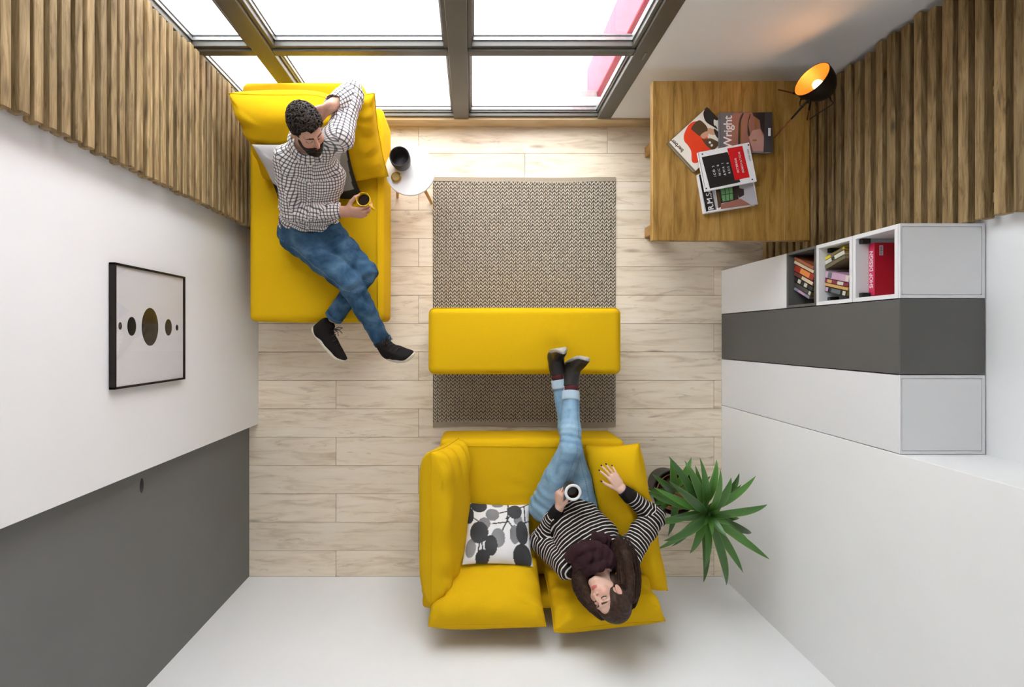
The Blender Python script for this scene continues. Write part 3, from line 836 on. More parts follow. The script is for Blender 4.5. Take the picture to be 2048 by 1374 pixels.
# ------------------------------------------------------------------ round side table and what stands on it
tcx, tcy, tz = -0.372, 0.990, 0.40
stb = thing('side_table', 'small round white side table with three splayed wooden legs', 'table', (tcx, tcy, 0))
MB().lathe([(0, tz - 0.018), (0.145, tz - 0.018), (0.150, tz - 0.014), (0.150, tz - 0.003), (0.147, tz), (0, tz)], 64, (tcx, tcy, 0)).build('table_top', M['white'], stb, auto=40)
for fx, fy in ((-0.508, 0.945), (-0.278, 0.905), (-0.352, 1.145)):
    tx, ty = tcx + (fx - tcx) * 0.55, tcy + (fy - tcy) * 0.55
    MB().tube([(fx, fy, 0.0), (tx, ty, tz - 0.018)], [0.009, 0.013], 14).build('leg', M['beech'], stb, smooth=False)
bx, by = -0.418, 1.030
vase = thing('bowl', 'dark grey ceramic bowl on the round side table', 'bowl', (bx, by, tz))
MB().lathe([(0, tz), (0.044, tz), (0.052, tz + 0.02), (0.0585, tz + 0.07), (0.058, tz + 0.118), (0.055, tz + 0.12), (0.053, tz + 0.117), (0.054, tz + 0.07), (0.046, tz + 0.022), (0.03, tz + 0.012), (0, tz + 0.011)], 48, (bx, by, 0)).build('bowl_body', M['ceramic_dark'], vase, smooth=True)
tl = thing('tealight_holder', 'small round brass tealight holder on the side table', 'candle holder', (-0.452, 0.944, tz))
MB().lathe([(0, tz), (0.024, tz), (0.030, tz + 0.008), (0.031, tz + 0.018), (0.027, tz + 0.030), (0.025, tz + 0.030), (0.024, tz + 0.026), (0, tz + 0.024)], 32, (-0.452, 0.944, 0)).build('holder_body', M['brass'], tl, smooth=True)
MB().lathe([(0, tz + 0.024), (0.022, tz + 0.024), (0.022, tz + 0.027), (0, tz + 0.028)], 24, (-0.452, 0.944, 0)).build('candle', plain('candle_wax', lin(196, 172, 96), 0.4), tl, smooth=False)

# ------------------------------------------------------------------ desk
dk = thing('desk_table', 'square honey oak table beside the slat wall', 'table', (1.356, 0.92, 0))
dx0, dx1, dy0, dy1, dz = 0.943, 1.768, 0.502, 1.340, 0.75
nb = 5; edges = np.linspace(dx0, dx1, nb + 1) + np.array([0, -0.05, 0.02, -0.03, 0.03, 0])
for i in range(nb):
    # glued boards running front to back, grain along their length
    L = dy1 - dy0; W = edges[i + 1] - edges[i]
    v, f = box_geo(L, W, 0.036, 0.0016 if 0 < i < nb - 1 else 0.003)
    me = make_mesh('board', v, f); me.materials.append(M['table'])
    o = bpy.data.objects.new('board', me); COL.objects.link(o); o.parent = dk
    o.location = Vector(((edges[i] + edges[i + 1]) / 2, (dy0 + dy1) / 2, dz - 0.018)) - Vector((1.356, 0.92, 0)); o.rotation_euler = (0, 0, math.radians(90))
for x in (1.166, 1.62):
    for y in (0.70, 1.245):
        MB().box(x, x + 0.07, y - 0.035, y + 0.035, 0, dz - 0.09, 0.004).build('leg', M['table'], dk)
MB().box(1.14, 1.72, 0.67, 0.69, dz - 0.11, dz - 0.036, 0.002).build('apron', M['table'], dk)
MB().box(1.14, 1.72, 1.255, 1.275, dz - 0.11, dz - 0.036, 0.002).build('apron', M['table'], dk)
MB().box(1.16, 1.18, 0.69, 1.255, dz - 0.11, dz - 0.036, 0.002).build('apron', M['table'], dk)
MB().box(1.68, 1.70, 0.69, 1.255, dz - 0.11, dz - 0.036, 0.002).build('apron', M['table'], dk)

# ------------------------------------------------------------------ books on the desk
def col(name, r, g, b, rough=0.35): return plain(name, lin(r, g, b), rough, var=0.03, scale=20)
BC = {k: col('cover_' + k, *c) for k, c in dict(white=(226, 224, 226), cream=(228, 220, 208), black=(30, 28, 30), red=(206, 22, 30), orange=(226, 62, 28), grey=(104, 100, 104), brown=(152, 100, 86), rose=(186, 138, 128), dark=(46, 36, 34), gold=(150, 104, 30), green=(98, 150, 96), pale=(176, 172, 178), olive=(120, 108, 82), skin=(196, 150, 122), bark=(84, 62, 40), dgrey=(66, 62, 66)).items()}
def text_mesh(body, size, spacing=1.0, bold=0.0, align='CENTER'):
    cu = bpy.data.curves.new('text', 'FONT'); cu.body = body; cu.size = size; cu.align_x = align; cu.align_y = 'CENTER'
    cu.space_character = spacing; cu.offset = bold * size; cu.resolution_u = 3
    t = bpy.data.objects.new('text', cu); COL.objects.link(t)
    dg = bpy.context.evaluated_depsgraph_get()
    me = bpy.data.meshes.new_from_object(t.evaluated_get(dg))
    bpy.data.objects.remove(t); bpy.data.curves.remove(cu)
    return me
def Zc(x, y): return 1330 + x / 5.726, 200 + y / 5.726     # crop pixels the covers were measured in
class Book:
    def __init__(self, label, corners, z0, t, cover, name='book'):
        """corners: TL, TR, BR, BL in crop pixels of the top cover"""
        self.z = z0 + t
        c = [px(*Zc(*p), self.z)[:2] for p in corners]
        ctr = sum(c) / 4; d = (c[1] - c[0]) + (c[2] - c[3]); ang = math.atan2(d[1], d[0])
        self.w = (np.linalg.norm(c[1] - c[0]) + np.linalg.norm(c[2] - c[3])) / 2; self.h = (np.linalg.norm(c[3] - c[0]) + np.linalg.norm(c[2] - c[1])) / 2
        self.root = thing(name, label, 'book', (ctr[0], ctr[1], z0), ang); self.ctr = ctr; self.ang = ang; self.z0 = z0; self.t = t
        w, h = self.w / 2, self.h / 2
        k = 0.0025
        cv = MB().box(-w, w, -h, h, 0, k, 0.0005).box(-w, w, -h, h, t - k, t, 0.0005).box(-w, -w + k, -h, h, 0, t, 0.0005)
        self.cover = cv.build('cover', cover, self.root, local=True)
        MB().box(-w + k, w - 0.004, -h + 0.004, h - 0.004, k, t - k).build('pages', M['paper'], self.root, local=True)
        self.layer = 0
    def loc2(self, p):
        q = px(*Zc(*p), self.z)[:2] - self.ctr; c, s = math.cos(-self.ang), math.sin(-self.ang)
        return np.clip(q[0] * c - q[1] * s, -self.w / 2, self.w / 2), np.clip(q[0] * s + q[1] * c, -self.h / 2, self.h / 2)
    def art(self, poly, mat, name='printed_shape', smooth=False):
        self.layer += 1
        pts = [self.loc2(p) for p in poly]
        if smooth:  # closed Catmull-Rom
            P = np.array(pts); out = []
            n = len(P)
            for i in range(n):
                p0, p1, p2, p3 = P[i - 1], P[i], P[(i + 1) % n], P[(i + 2) % n]
                for t in np.linspace(0, 1, 6)[:-1]: out.append(0.5 * ((2 * p1) + (-p0 + p2) * t + (2 * p0 - 5 * p1 + 4 * p2 - p3) * t * t + (-p0 + 3 * p1 - 3 * p2 + p3) * t ** 3))
            pts = [(float(np.clip(a, -self.w / 2, self.w / 2)), float(np.clip(b, -self.h / 2, self.h / 2))) for a, b in out]
        zt = self.t + 0.00012 * self.layer
        MB().prism(pts, self.t - 0.0005, zt).build(name, mat, self.cover, local=True)
    def text(self, body, p, size, rot, mat, spacing=1.0, bold=0.0):
        self.layer += 1
        me = text_mesh(body, size, spacing, bold); x, y = self.loc2(p)
        me.transform(Matrix.Translation((x, y, self.t + 0.00012 * self.layer + 0.0001)) @ Matrix.Rotation(rot - self.ang, 4, 'Z'))
        link('lettering', me, mat, self.cover, local=True)
R90 = math.radians(90)
b = Book('cream book with a red figure on the cover, titled berber', [(488, 75), (772, 400), (352, 838), (25, 492)], dz, 0.016, BC['olive'])
# thick spine side: cream top cover
b.art([(484, 82), (760, 398), (352, 812), (48, 482)], BC['cream'])
b.art([(320, 252), (400, 250), (470, 330), (500, 480), (560, 560), (480, 590), (392, 600), (396, 690), (350, 722), (308, 700), (300, 590), (262, 520), (222, 470), (218, 400), (262, 300)], BC['orange'], smooth=True)
b.art([(388, 232), (468, 290), (492, 358), (440, 372), (400, 412), (330, 360), (300, 318)], BC['bark'], smooth=True)
b.art([(486, 84), (610, 215), (560, 250), (600, 330), (560, 310), (470, 250), (440, 170), (450, 120)], BC['black'], smooth=True)
b.art([(560, 225), (590, 245), (585, 290), (560, 285)], BC['cream'], smooth=True)
b.art([(500, 320), (570, 345), (590, 390), (540, 400), (490, 370)], BC['skin'], smooth=True)
b.art([(560, 330), (622, 380), (612, 440), (575, 400)], BC['dark'], smooth=True)
b.art([(470, 360), (500, 372), (480, 425), (425, 440), (410, 400)], BC['skin'], smooth=True)
b.art([(410, 420), (440, 450), (520, 440), (590, 470), (620, 500), (560, 570), (500, 545), (440, 480)], BC['bark'], smooth=True)
b.art([(505, 475), (525, 480), (520, 500), (500, 495)], BC['white'], smooth=True)
b.art([(530, 505), (548, 515), (535, 535), (520, 525)], BC['white'], smooth=True)
b.text('berber', (138, 523), 0.030, math.radians(134), BC['dark'], 1.0, 0.01)
b = Book('grey and brown art book titled Wright with a curved gallery on the cover', [(620, 143), (1227, 140), (1236, 600), (640, 605)], dz + 0.0175, 0.020, BC['grey'])
b.art([(760, 180), (860, 160), (870, 480), (780, 520), (690, 520), (720, 300)], BC['brown'], smooth=True)
b.art([(860, 150), (1000, 145), (1130, 300), (1135, 590), (960, 590), (840, 520)], BC['brown'], smooth=False)
b.art([(880, 160), (900, 160), (868, 260), (862, 500), (838, 500), (845, 260)], BC['dark'], smooth=True)
b.art([(885, 240), (875, 270), (866, 400), (862, 470), (872, 470), (884, 300)], BC['gold'], smooth=True)
b.art([(968, 170), (978, 175), (955, 280), (975, 400), (950, 400), (945, 280)], BC['dark'], smooth=True)
b.art([(1035, 190), (1050, 200), (1052, 320), (1035, 330)], BC['gold'], smooth=True)
b.art([(1090, 330), (1130, 430), (1130, 590), (1010, 590), (960, 430), (1000, 350)], BC['rose'])
b.art([(1000, 145), (1145, 142), (1135, 400), (1095, 330), (1085, 230), (1010, 180)], BC['dark'])
b.art([(1148, 141), (1226, 140), (1234, 598), (1125, 600)], BC['dgrey'])
b.art([(1180, 322), (1208, 322), (1208, 412), (1180, 412)], BC['white'], 'label')
b.art([(1005, 455), (1045, 452), (1045, 472), (1005, 470)], BC['gold'], smooth=True)
b.text('Wright', (722, 372), 0.062, R90, BC['white'], 0.95, 0.012)
b = Book('thick white book titled R.M.Sch with an interior photograph on the cover', [(378, 850), (975, 745), (1078, 1195), (470, 1290)], dz, 0.030, BC['white'])
b.art([(382, 856), (428, 850), (500, 1268), (472, 1282)], BC['black'])
b.art([(428, 850), (540, 830), (590, 1255), (500, 1268)], BC['dark'])
b.art([(530, 1000), (560, 995), (610, 1230), (582, 1250)], BC['pale'])
b.art([(560, 900), (625, 890), (650, 1220), (610, 1240)], BC['bark'])
b.art([(610, 1010), (830, 975), (845, 1140), (640, 1185)], BC['dark'])
b.art([(632, 1018), (770, 996), (780, 1140), (660, 1165)], BC['green'])
for x in (680, 725): b.art([(x, 1010), (x + 8, 1009), (x + 22, 1155), (x + 14, 1157)], BC['dark'])
b.art([(635, 1085), (775, 1065), (776, 1072), (636, 1093)], BC['dark'])
b.art([(840, 960), (1000, 935), (1075, 1185), (980, 1205), (850, 1120)], BC['pale'])
b.art([(800, 985), (845, 980), (850, 1010), (900, 1020), (905, 1090), (850, 1120), (830, 1050), (795, 1040)], BC['dark'])
b.art([(640, 1190), (860, 1130), (985, 1200), (640, 1250)], BC['brown'])
b.text('R.M.Sch', (508, 1120), 0.040, math.radians(90 + 9), BC['white'], 1.0, 0.015)
zt = dz + 0.0400
b = Book('white book with a black square and a red block, titled Interior Innovation', [(392, 598), (985, 482), (1030, 935), (448, 1050)], zt, 0.014, BC['white'])
b.art([(420, 655), (715, 595), (865, 940), (515, 1015)], BC['black'])
b.art([(712, 555), (885, 525), (970, 885), (800, 920)], BC['red'])
for p in ((428, 620), (955, 515), (1000, 910), (473, 1013)): b.art(ellipse(p[0], p[1], 9, 9, 12), BC['black'], 'printed_dot')
tr = math.radians(90 + 12)
for body, dxp in (('ICO 2', 0), ('NIC 0', 1), ('AWA 1', 2), ('RDS 6', 3)):
    b.text(body, (562 + dxp * 55, 815 - dxp * 12), 0.0165, tr, BC['white'], 1.45, 0.012)
b.text('INTERIOR', (822, 750), 0.0150, tr, BC['white'], 1.2, 0.012)
b.text('INNOVATION', (872, 715), 0.0150, tr, BC['white'], 1.2, 0.012)
b.text('selection', (958, 632), 0.0150, tr, BC['black'], 1.15, 0.0)

# ------------------------------------------------------------------ books in the cubbies
def stand_book(label, y, z0, lean, t, hgt, dep, cov, x0=None, stripe=None, title=None, pages='agedpaper', group=None):
    """upright book, spine towards the room, bottom edge at y on the shelf; lean > 0 tips the top towards -y"""
    x0 = XF + 0.03 if x0 is None else x0
    L = math.radians(lean)
    sg = 1 if lean > 0 else -1       # y is where the lowest corner rests on the shelf
    root = thing('book', label, 'book', (x0, y + sg * t * math.cos(L), z0 + t * abs(math.sin(L)))); root.rotation_euler = (L, 0, 0)
    # local: x depth, y thickness (grows towards -y), z height
    lo, hi = (-t, 0) if lean > 0 else (0, t)
    k = 0.002
    MB().box(0, dep, lo, lo + k, 0, hgt, 0.0004).box(0, dep, hi - k, hi, 0, hgt, 0.0004).box(0, k, lo, hi, 0, hgt, 0.0004).build('cover', cov, root, local=True)
    MB().box(k, dep - 0.003, lo + k, hi - k, 0.002, hgt - 0.003).build('pages', M[pages], root, local=True)
    if stripe:
        for (a, b_, mat) in stripe: MB().box(-0.0005, 0.0005, lo + t * 0.12, hi - t * 0.12, hgt * a, hgt * b_).build('spine_label', mat, root, local=True)
    return root
CB = {k: col('spine_' + k, *c) for k, c in dict(orange=(168, 96, 66), cream=(216, 196, 166), red=(160, 46, 34), maroon=(92, 52, 46), black=(36, 34, 32), charcoal=(70, 68, 64), lilac=(140, 138, 160), yellow=(216, 196, 40), ivory=(206, 204, 190), olive=(112, 104, 76), pink=(196, 158, 184), plum=(130, 44, 66), tan=(206, 160, 96), apricot=(226, 140, 70), crimson=(186, 18, 40), bluegrey=(96, 104, 110)).items()}
zs = zA + 0.014; th = 27
row = [(0.425, 0.017, 0.165, 'orange', 'tattered orange paperback leaning in the dark grey cubby', None),
       (None, 0.017, 0.165, 'cream', 'cream spined book leaning beside the red hardback', None),
       (None, 0.034, 0.160, 'red', 'red hardback with an orange spine label in the dark cubby', [(0.32, 0.80, CB['apricot'])]),
       (None, 0.022, 0.165, 'maroon', 'brown paperback with pale marks under the red hardback', [(0.4, 0.95, CB['cream'])]),
       (None, 0.026, 0.155, 'black', 'black spined book with small white lettering in the dark cubby', [(0.2, 0.36, CB['ivory']), (0.55, 0.7, CB['ivory'])]),
       (None, 0.024, 0.145, 'charcoal', 'charcoal book leaning above the lilac booklet', [(0.85, 0.95, CB['ivory'])]),
       (None, 0.016, 0.130, 'lilac', 'thin lilac grey booklet leaning lowest in the dark cubby', [(0.3, 0.7, CB['pink'])])]
y = 0.432
for _, t, hg, c, lab, stp in row:
    y -= (t + 0.0008) / math.cos(math.radians(th)); stand_book(lab, y, zs, th, t, hg, 0.12, CB[c], stripe=stp, pages='agedpaper')
zs = zB_ + 0.018
y = 0.3235
for t, hg, c, lab, stp in reversed([(0.016, 0.128, 'yellow', 'bright yellow paperback leaning outermost in the white cubby', [(0.3, 0.9, CB['olive'])]),
                           (0.022, 0.126, 'ivory', 'ivory spined book under the yellow paperback', [(0.35, 0.5, CB['black'])]),
                           (0.020, 0.130, 'olive', 'glossy olive brown book leaning in the white cubby', None)]):
    y += (t + 0.0008) / math.cos(math.radians(15)); stand_book(lab, y, zs, -15, t, hg, 0.13, CB[c], stripe=stp)
y = 0.3225
for t, hg, c, lab, stp in [(0.034, 0.155, 'pink', 'thick pale pink book with a dark emblem on its spine', [(0.12, 0.28, CB['bluegrey']), (0.86, 0.98, CB['ivory'])]),
                           (0.020, 0.150, 'plum', 'plum red book with white spine lettering', [(0.55, 0.8, CB['ivory']), (0.1, 0.3, CB['tan'])]),
                           (0.016, 0.150, 'tan', 'tan paperback between the plum and the black book', None),
                           (0.026, 0.140, 'black', 'black book with white spine title standing last in the white cubby', [(0.3, 0.72, CB['bluegrey']), (0.82, 0.95, CB['ivory']), (0.02, 0.14, CB['pink'])])]:
    y -= (t + 0.0008) / math.cos(math.radians(15)); stand_book(lab, y, zs, 15, t, hg, 0.13, CB[c], stripe=stp)
# big red book lying flat
zs = zC_ + 0.018; x0, x1, y0, y1, t = 1.748, 1.93, 0.178, 0.408, 0.030
bk = thing('book', 'large red book lying flat, SHOP DESIGN on its pink spine', 'book', ((x0 + x1) / 2, (y0 + y1) / 2, zs))
MB().box(x0, x1, y0, y1, zs, zs + 0.003, 0.0005).box(x0, x1, y0, y1, zs + t - 0.003, zs + t, 0.0005).build('cover', CB['crimson'], bk)
sp = MB().box(x0 - 0.0022, x0, y0, y1, zs, zs + t, 0.0005).build('spine', col('spine_pink_red', 208, 44, 86), bk)
MB().box(x0, x1 - 0.004, y0 + 0.004, y1 - 0.004, zs + 0.003, zs + t - 0.003).build('pages', M['paper'], bk)
me = text_mesh('SHOP DESIGN', 0.026, 1.0, 0.02)
me.transform(Matrix.Translation((x0 - 0.0026, (y0 + y1) / 2, zs + t * 0.5)) @ Matrix(((0, 0, -1, 0), (1, 0, 0, 0), (0, -1, 0, 0), (0, 0, 0, 1))))
# the title reads towards +y, faces the room
link('lettering', me, BC['white'], sp)
lb = MB().box(x0 + 0.020, x0 + 0.036, y1 - 0.055, y1 - 0.012, zs + t - 0.0005, zs + t + 0.0003).build('barcode_label', BC['white'], bk)
bar = MB()
for k in range(9): bar.box(x0 + 0.0225, x0 + 0.0335, y1 - 0.051 + k * 0.0042, y1 - 0.051 + k * 0.0042 + random.uniform(0.0008, 0.0022), zs + t, zs + t + 0.0005)
bar.build('barcode_lines', BC['black'], lb)

# ------------------------------------------------------------------ tripod desk lamp
lamp = thing('desk_lamp', 'black tripod desk lamp with a gold lined dome shade, switched on', 'lamp', (1.66, 1.16, dz))
apex = V3(1.632, 1.155, 0.955)
for fx, fy, nm in ((1.602, 1.292, 0), (1.580, 1.040, 1), (1.752, 1.135, 2)):
    a = apex; bft = V3(fx, fy, dz + 0.002); mid = a + (bft - a) * 0.52
    lg = MB().tube([a, mid], 0.0052, 12).build('leg', M['blackmetal'], lamp, smooth=False)
    MB().tube([mid, bft], 0.0034, 10).build('leg_tip', M['copper'], lg, smooth=False)
axis = unit(V3(-0.86, 0.38, 0.34)); Rr = 0.079; dep = 0.130
C0 = px(1624, 159, 1.035)               # centre of the rim
prof = [(math.sin(a) * Rr, -math.cos(a) * dep) for a in np.linspace(0.02, math.pi / 2, 18)]
outer = [(r, h) for r, h in prof] + [(Rr, 0.002)]
inner = [(r * 0.975, h * 0.975 + 0.0005) for r, h in prof] + [(Rr * 0.978, 0.002)]
def shell(prof, flip):
    ax = axis; a = unit(np.cross(ax, [0, 1, 0])); b_ = np.cross(ax, a); n = 56; vs = []
    for r, h in prof:
        for k in range(n):
            w = 2 * math.pi * k / n; vs.append(C0 + ax * h + r * (math.cos(w) * a + math.sin(w) * b_))
    fs = [[i * n + k, i * n + (k + 1) % n, (i + 1) * n + (k + 1) % n, (i + 1) * n + k] for i in range(len(prof) - 1) for k in range(n)]
    fs.append(list(range(n))[::-1])
    if flip: fs = [q[::-1] for q in fs]
    return vs, fs
shade = MB().add(*shell(outer, False)).lathe([(Rr - 0.002, 0.0), (Rr + 0.001, 0.0), (Rr + 0.001, 0.003), (Rr - 0.002, 0.003)], 56, C0, axis, cap=False).build('lamp_shade', M['blackmetal'], lamp, smooth=False, auto=50)
MB().add(*shell(inner, True)).build('gold_lining', M['gasket_gold'], shade, smooth=True)
Bc = C0 - axis * 0.045
MB().lathe([(0.0, -0.028), (0.010, -0.024), (0.019, -0.010), (0.021, 0.004), (0.016, 0.018), (0.008, 0.025), (0, 0.027)], 24, Bc, axis).build('bulb', M['bulb'], lamp, smooth=True)
MB().lathe([(0.012, -0.065), (0.014, -0.06), (0.014, -0.026), (0.010, -0.022)], 20, Bc, axis).build('bulb_socket', M['brass'], lamp)
# yoke: half hoop from rim side to rim side passing under the dome
side = unit(np.cross(axis, [0, 0, 1])); dn = unit(np.cross(axis, side)); dn = dn if dn[2] < 0 else -dn
pts = [C0 - axis * 0.035 + (Rr + 0.010) * (math.cos(t) * side * 1.0) + math.sin(t) * (-axis * 0.45 + dn * 0.9) * (Rr + 0.045) for t in np.linspace(0, math.pi, 28)]
MB().tube(pts, 0.003, 8).build('yoke', M['blackmetal'], lamp, smooth=True)
low = min(pts, key=lambda p: p[2])
MB().tube([apex - V3(0, 0, 0.006), (apex + np.array(pts[14])) / 2, pts[14]], 0.006, 10).build('yoke_stem', M['blackmetal'], lamp, smooth=True)
for e in (pts[0], pts[-1]): MB().lathe([(0.0, -0.008), (0.007, -0.008), (0.007, 0.008), (0, 0.008)], 14, e, side).build('yoke_knob', M['blackmetal'], lamp)
bk_ = C0 - axis * dep
MB().tube([bk_, bk_ + V3(0.03, -0.01, -0.03), V3(1.78, 1.15, 0.90), V3(1.80, 1.16, 0.70), V3(1.83, 1.2, 0.3), V3(1.86, 1.25, 0.01)], 0.0028, 8).build('cord', M['black'], lamp, smooth=True)
pl = bpy.data.lights.new('lamp_light', 'POINT'); pl.energy = 0.85; pl.color = (1.0, 0.54, 0.20); pl.shadow_soft_size = 0.02
lo = bpy.data.objects.new('lamp_light', pl); COL.objects.link(lo); lo.parent = lamp; lo.location = Vector(Bc + axis * 0.034) - lamp.location

# ------------------------------------------------------------------ plant
pcx, pcy = 1.285, -0.985
pot = thing('potted_plant', 'leafy green potted dracaena in the corner beside the sofa', 'plant', (pcx, pcy, 0))
MB().lathe([(0, 0.0), (0.092, 0.0), (0.100, 0.01), (0.138, 0.20), (0.144, 0.212), (0.144, 0.225), (0.137, 0.225), (0.132, 0.205), (0.120, 0.15), (0, 0.15)], 48, (pcx, pcy, 0)).build('outer_pot', M['potdark'], pot, auto=35)
MB().lathe([(0, 0.155), (0.10, 0.155), (0.120, 0.214), (0.112, 0.214), (0.102, 0.185), (0, 0.185)], 40, (pcx, pcy, 0)).build('inner_pot', M['terracotta'], pot, auto=35)
MB().lathe([(0, 0.186), (0.104, 0.186), (0.06, 0.196), (0, 0.20)], 32, (pcx, pcy, 0)).build('soil', M['soil'], pot, smooth=True)
stems = [((0.0, 0.0), (0.012, 0.005), 0.62), ((-0.035, 0.03), (-0.075, 0.045), 0.40)]
for (ax_, ay_), (tx, ty), hz_ in stems:
    MB().tube([(pcx + ax_, pcy + ay_, 0.18), (pcx + (ax_ + tx) / 2, pcy + (ay_ + ty) / 2, (0.18 + hz_) / 2), (pcx + tx, pcy + ty, hz_)], [0.014, 0.012, 0.010], 10).build('stem', M['terracotta'], pot, smooth=True)
def leaf(base, az, length, width, elev, droop, twist=0.0):
    n = 14; d = V3(math.cos(az), math.sin(az), 0); sd = V3(-math.sin(az), math.cos(az), 0)
    p = np.array(base, float); el = elev; V_, F_, UVs = [], [], []
    step = length / n
    for i in range(n + 1):
        t = i / n
        w = width / 2 * (0.35 + 0.65 * min(1, t * 3.2)) * (1 - max(0, (t - 0.45) / 0.55) ** 1.8) + 0.0006
        tang = d * math.cos(el) + V3(0, 0, 1) * math.sin(el); nor = -d * math.sin(el) + V3(0, 0, 1) * math.cos(el)
        tw = twist * t; s2 = sd * math.cos(tw) + nor * math.sin(tw); n2 = nor * math.cos(tw) - sd * math.sin(tw)
        fold = 0.30 * (1 - 0.5 * t)
        for q in (-1, -0.5, 0, 0.5, 1): V_.append(p + s2 * w * q + n2 * w * abs(q) * fold); UVs.append((t * 4, q))
        p = p + tang * step; el -= droop * step / length * (0.5 + t)
    F_ = [[i * 5 + k, i * 5 + k + 1, (i + 1) * 5 + k + 1, (i + 1) * 5 + k] for i in range(n) for k in range(4)]
    V_ = np.array(V_)
    V_[:, 0] = np.minimum(V_[:, 0], XF - 0.004); V_[:, 1] = np.maximum(V_[:, 1], YB + 0.004)
    me = make_mesh('leaf', V_, F_, True)
    uvl = me.uv_layers.new(name='cloth'); UVs = np.array(UVs)
    li = np.empty(len(me.loops), np.int32); me.loops.foreach_get('vertex_index', li); uvl.data.foreach_set('uv', UVs[li].astype(np.float32).ravel())
    link('leaf', me, M['leaf'], pot)
# leaves of the main crown measured on the photograph: azimuth (deg, 0 = right, 90 = towards the window), reach
D = math.radians
crown = [(77, .30), (42, .33), (10, .32), (-26, .36), (-36, .36), (-32, .28), (-60, .35), (-75, .40), (-86, .42), (-93, .30), (229, .27), (221, .33), (207, .29), (196, .30),
         (177, .27), (163, .33), (154, .31), (140, .36), (121, .34), (110, .30), (103, .27), (99, .32), (84, .28), (44, .25), (48, .29), (-15, .24), (250, .24), (60, .24)]
top = (pcx + 0.012, pcy + 0.005, 0.60)
for i, (az, ln) in enumerate(crown):
    lvl = (i * 7) % 5
    leaf((top[0], top[1], 0.53 + 0.022 * lvl), D(az), ln * 1.06, random.uniform(0.036, 0.047), D(random.uniform(18, 46)) - 0.05 * (4 - lvl), D(random.uniform(40, 75)), random.uniform(-0.5, 0.5))
for az in (20, 70, 130, 190, 240, 300, 345): leaf((top[0], top[1], 0.60), D(az), random.uniform(0.12, 0.18), 0.034, D(random.uniform(62, 78)), D(25))
for az in (95, 135, 165, 185, 205, 225, 260, 60, 20): leaf((pcx - 0.075, pcy + 0.045, 0.38 + random.uniform(-0.03, 0.02)), D(az + random.uniform(-6, 6)), random.uniform(0.20, 0.24) * (0.72 if 140 < az < 240 else 1.1), 0.042, D(random.uniform(15, 45)), D(55), random.uniform(-0.4, 0.4))

# ================================================================== PEOPLE (implicit surfaces, meshed with surface nets)
def cap(P, a, b, ra, rb):
    a = np.asarray(a, np.float32); b = np.asarray(b, np.float32); ab = b - a
    t = np.clip(((P - a) @ ab) / max(float(ab @ ab), 1e-9), 0, 1)
    w = P - a - t[:, None] * ab
    return np.sqrt((w * w).sum(1)) - (ra + t * (rb - ra))
def fcap(P, a, b, ra, rb, side, flat):
    """capsule flattened across `side`: half width r along side, r*flat in depth"""
    a = np.asarray(a, float); b = np.asarray(b, float); n = unit(b - a); L = np.linalg.norm(b - a)
    s = np.asarray(side, float); s = unit(s - n * (s @ n)); d = np.cross(n, s)
    w = P - a; t = np.clip((w @ n) / L, 0, 1)
    ax_ = w @ n - t * L
    return (np.sqrt((w @ s) ** 2 + ((w @ d) / flat) ** 2 + (ax_ / 0.8) ** 2) - (ra + t * (rb - ra))) * min(1, flat * 1.15)
def ell(P, c, r, R=None):
    q = P - np.asarray(c, np.float32)
    if R is not None: q = q @ R
    r = np.asarray(r, np.float32)
    k0 = np.sqrt(((q / r) ** 2).sum(1)); k1 = np.sqrt(((q / r ** 2) ** 2).sum(1))
    return k0 * (k0 - 1) / np.maximum(k1, 1e-6)
def smin(a, b, k):
    h = np.clip(0.5 + 0.5 * (b - a) / k, 0, 1)
    return b + (a - b) * h - k * h * (1 - h)
def smax(a, b, k): return -smin(-a, -b, k)
def chain(P, pts, rs, k=0.02):
    d = None
    for i in range(len(pts) - 1):
        e = cap(P, pts[i], pts[i + 1], rs[i], rs[i + 1]); d = e if d is None else smin(d, e, k)
    return d
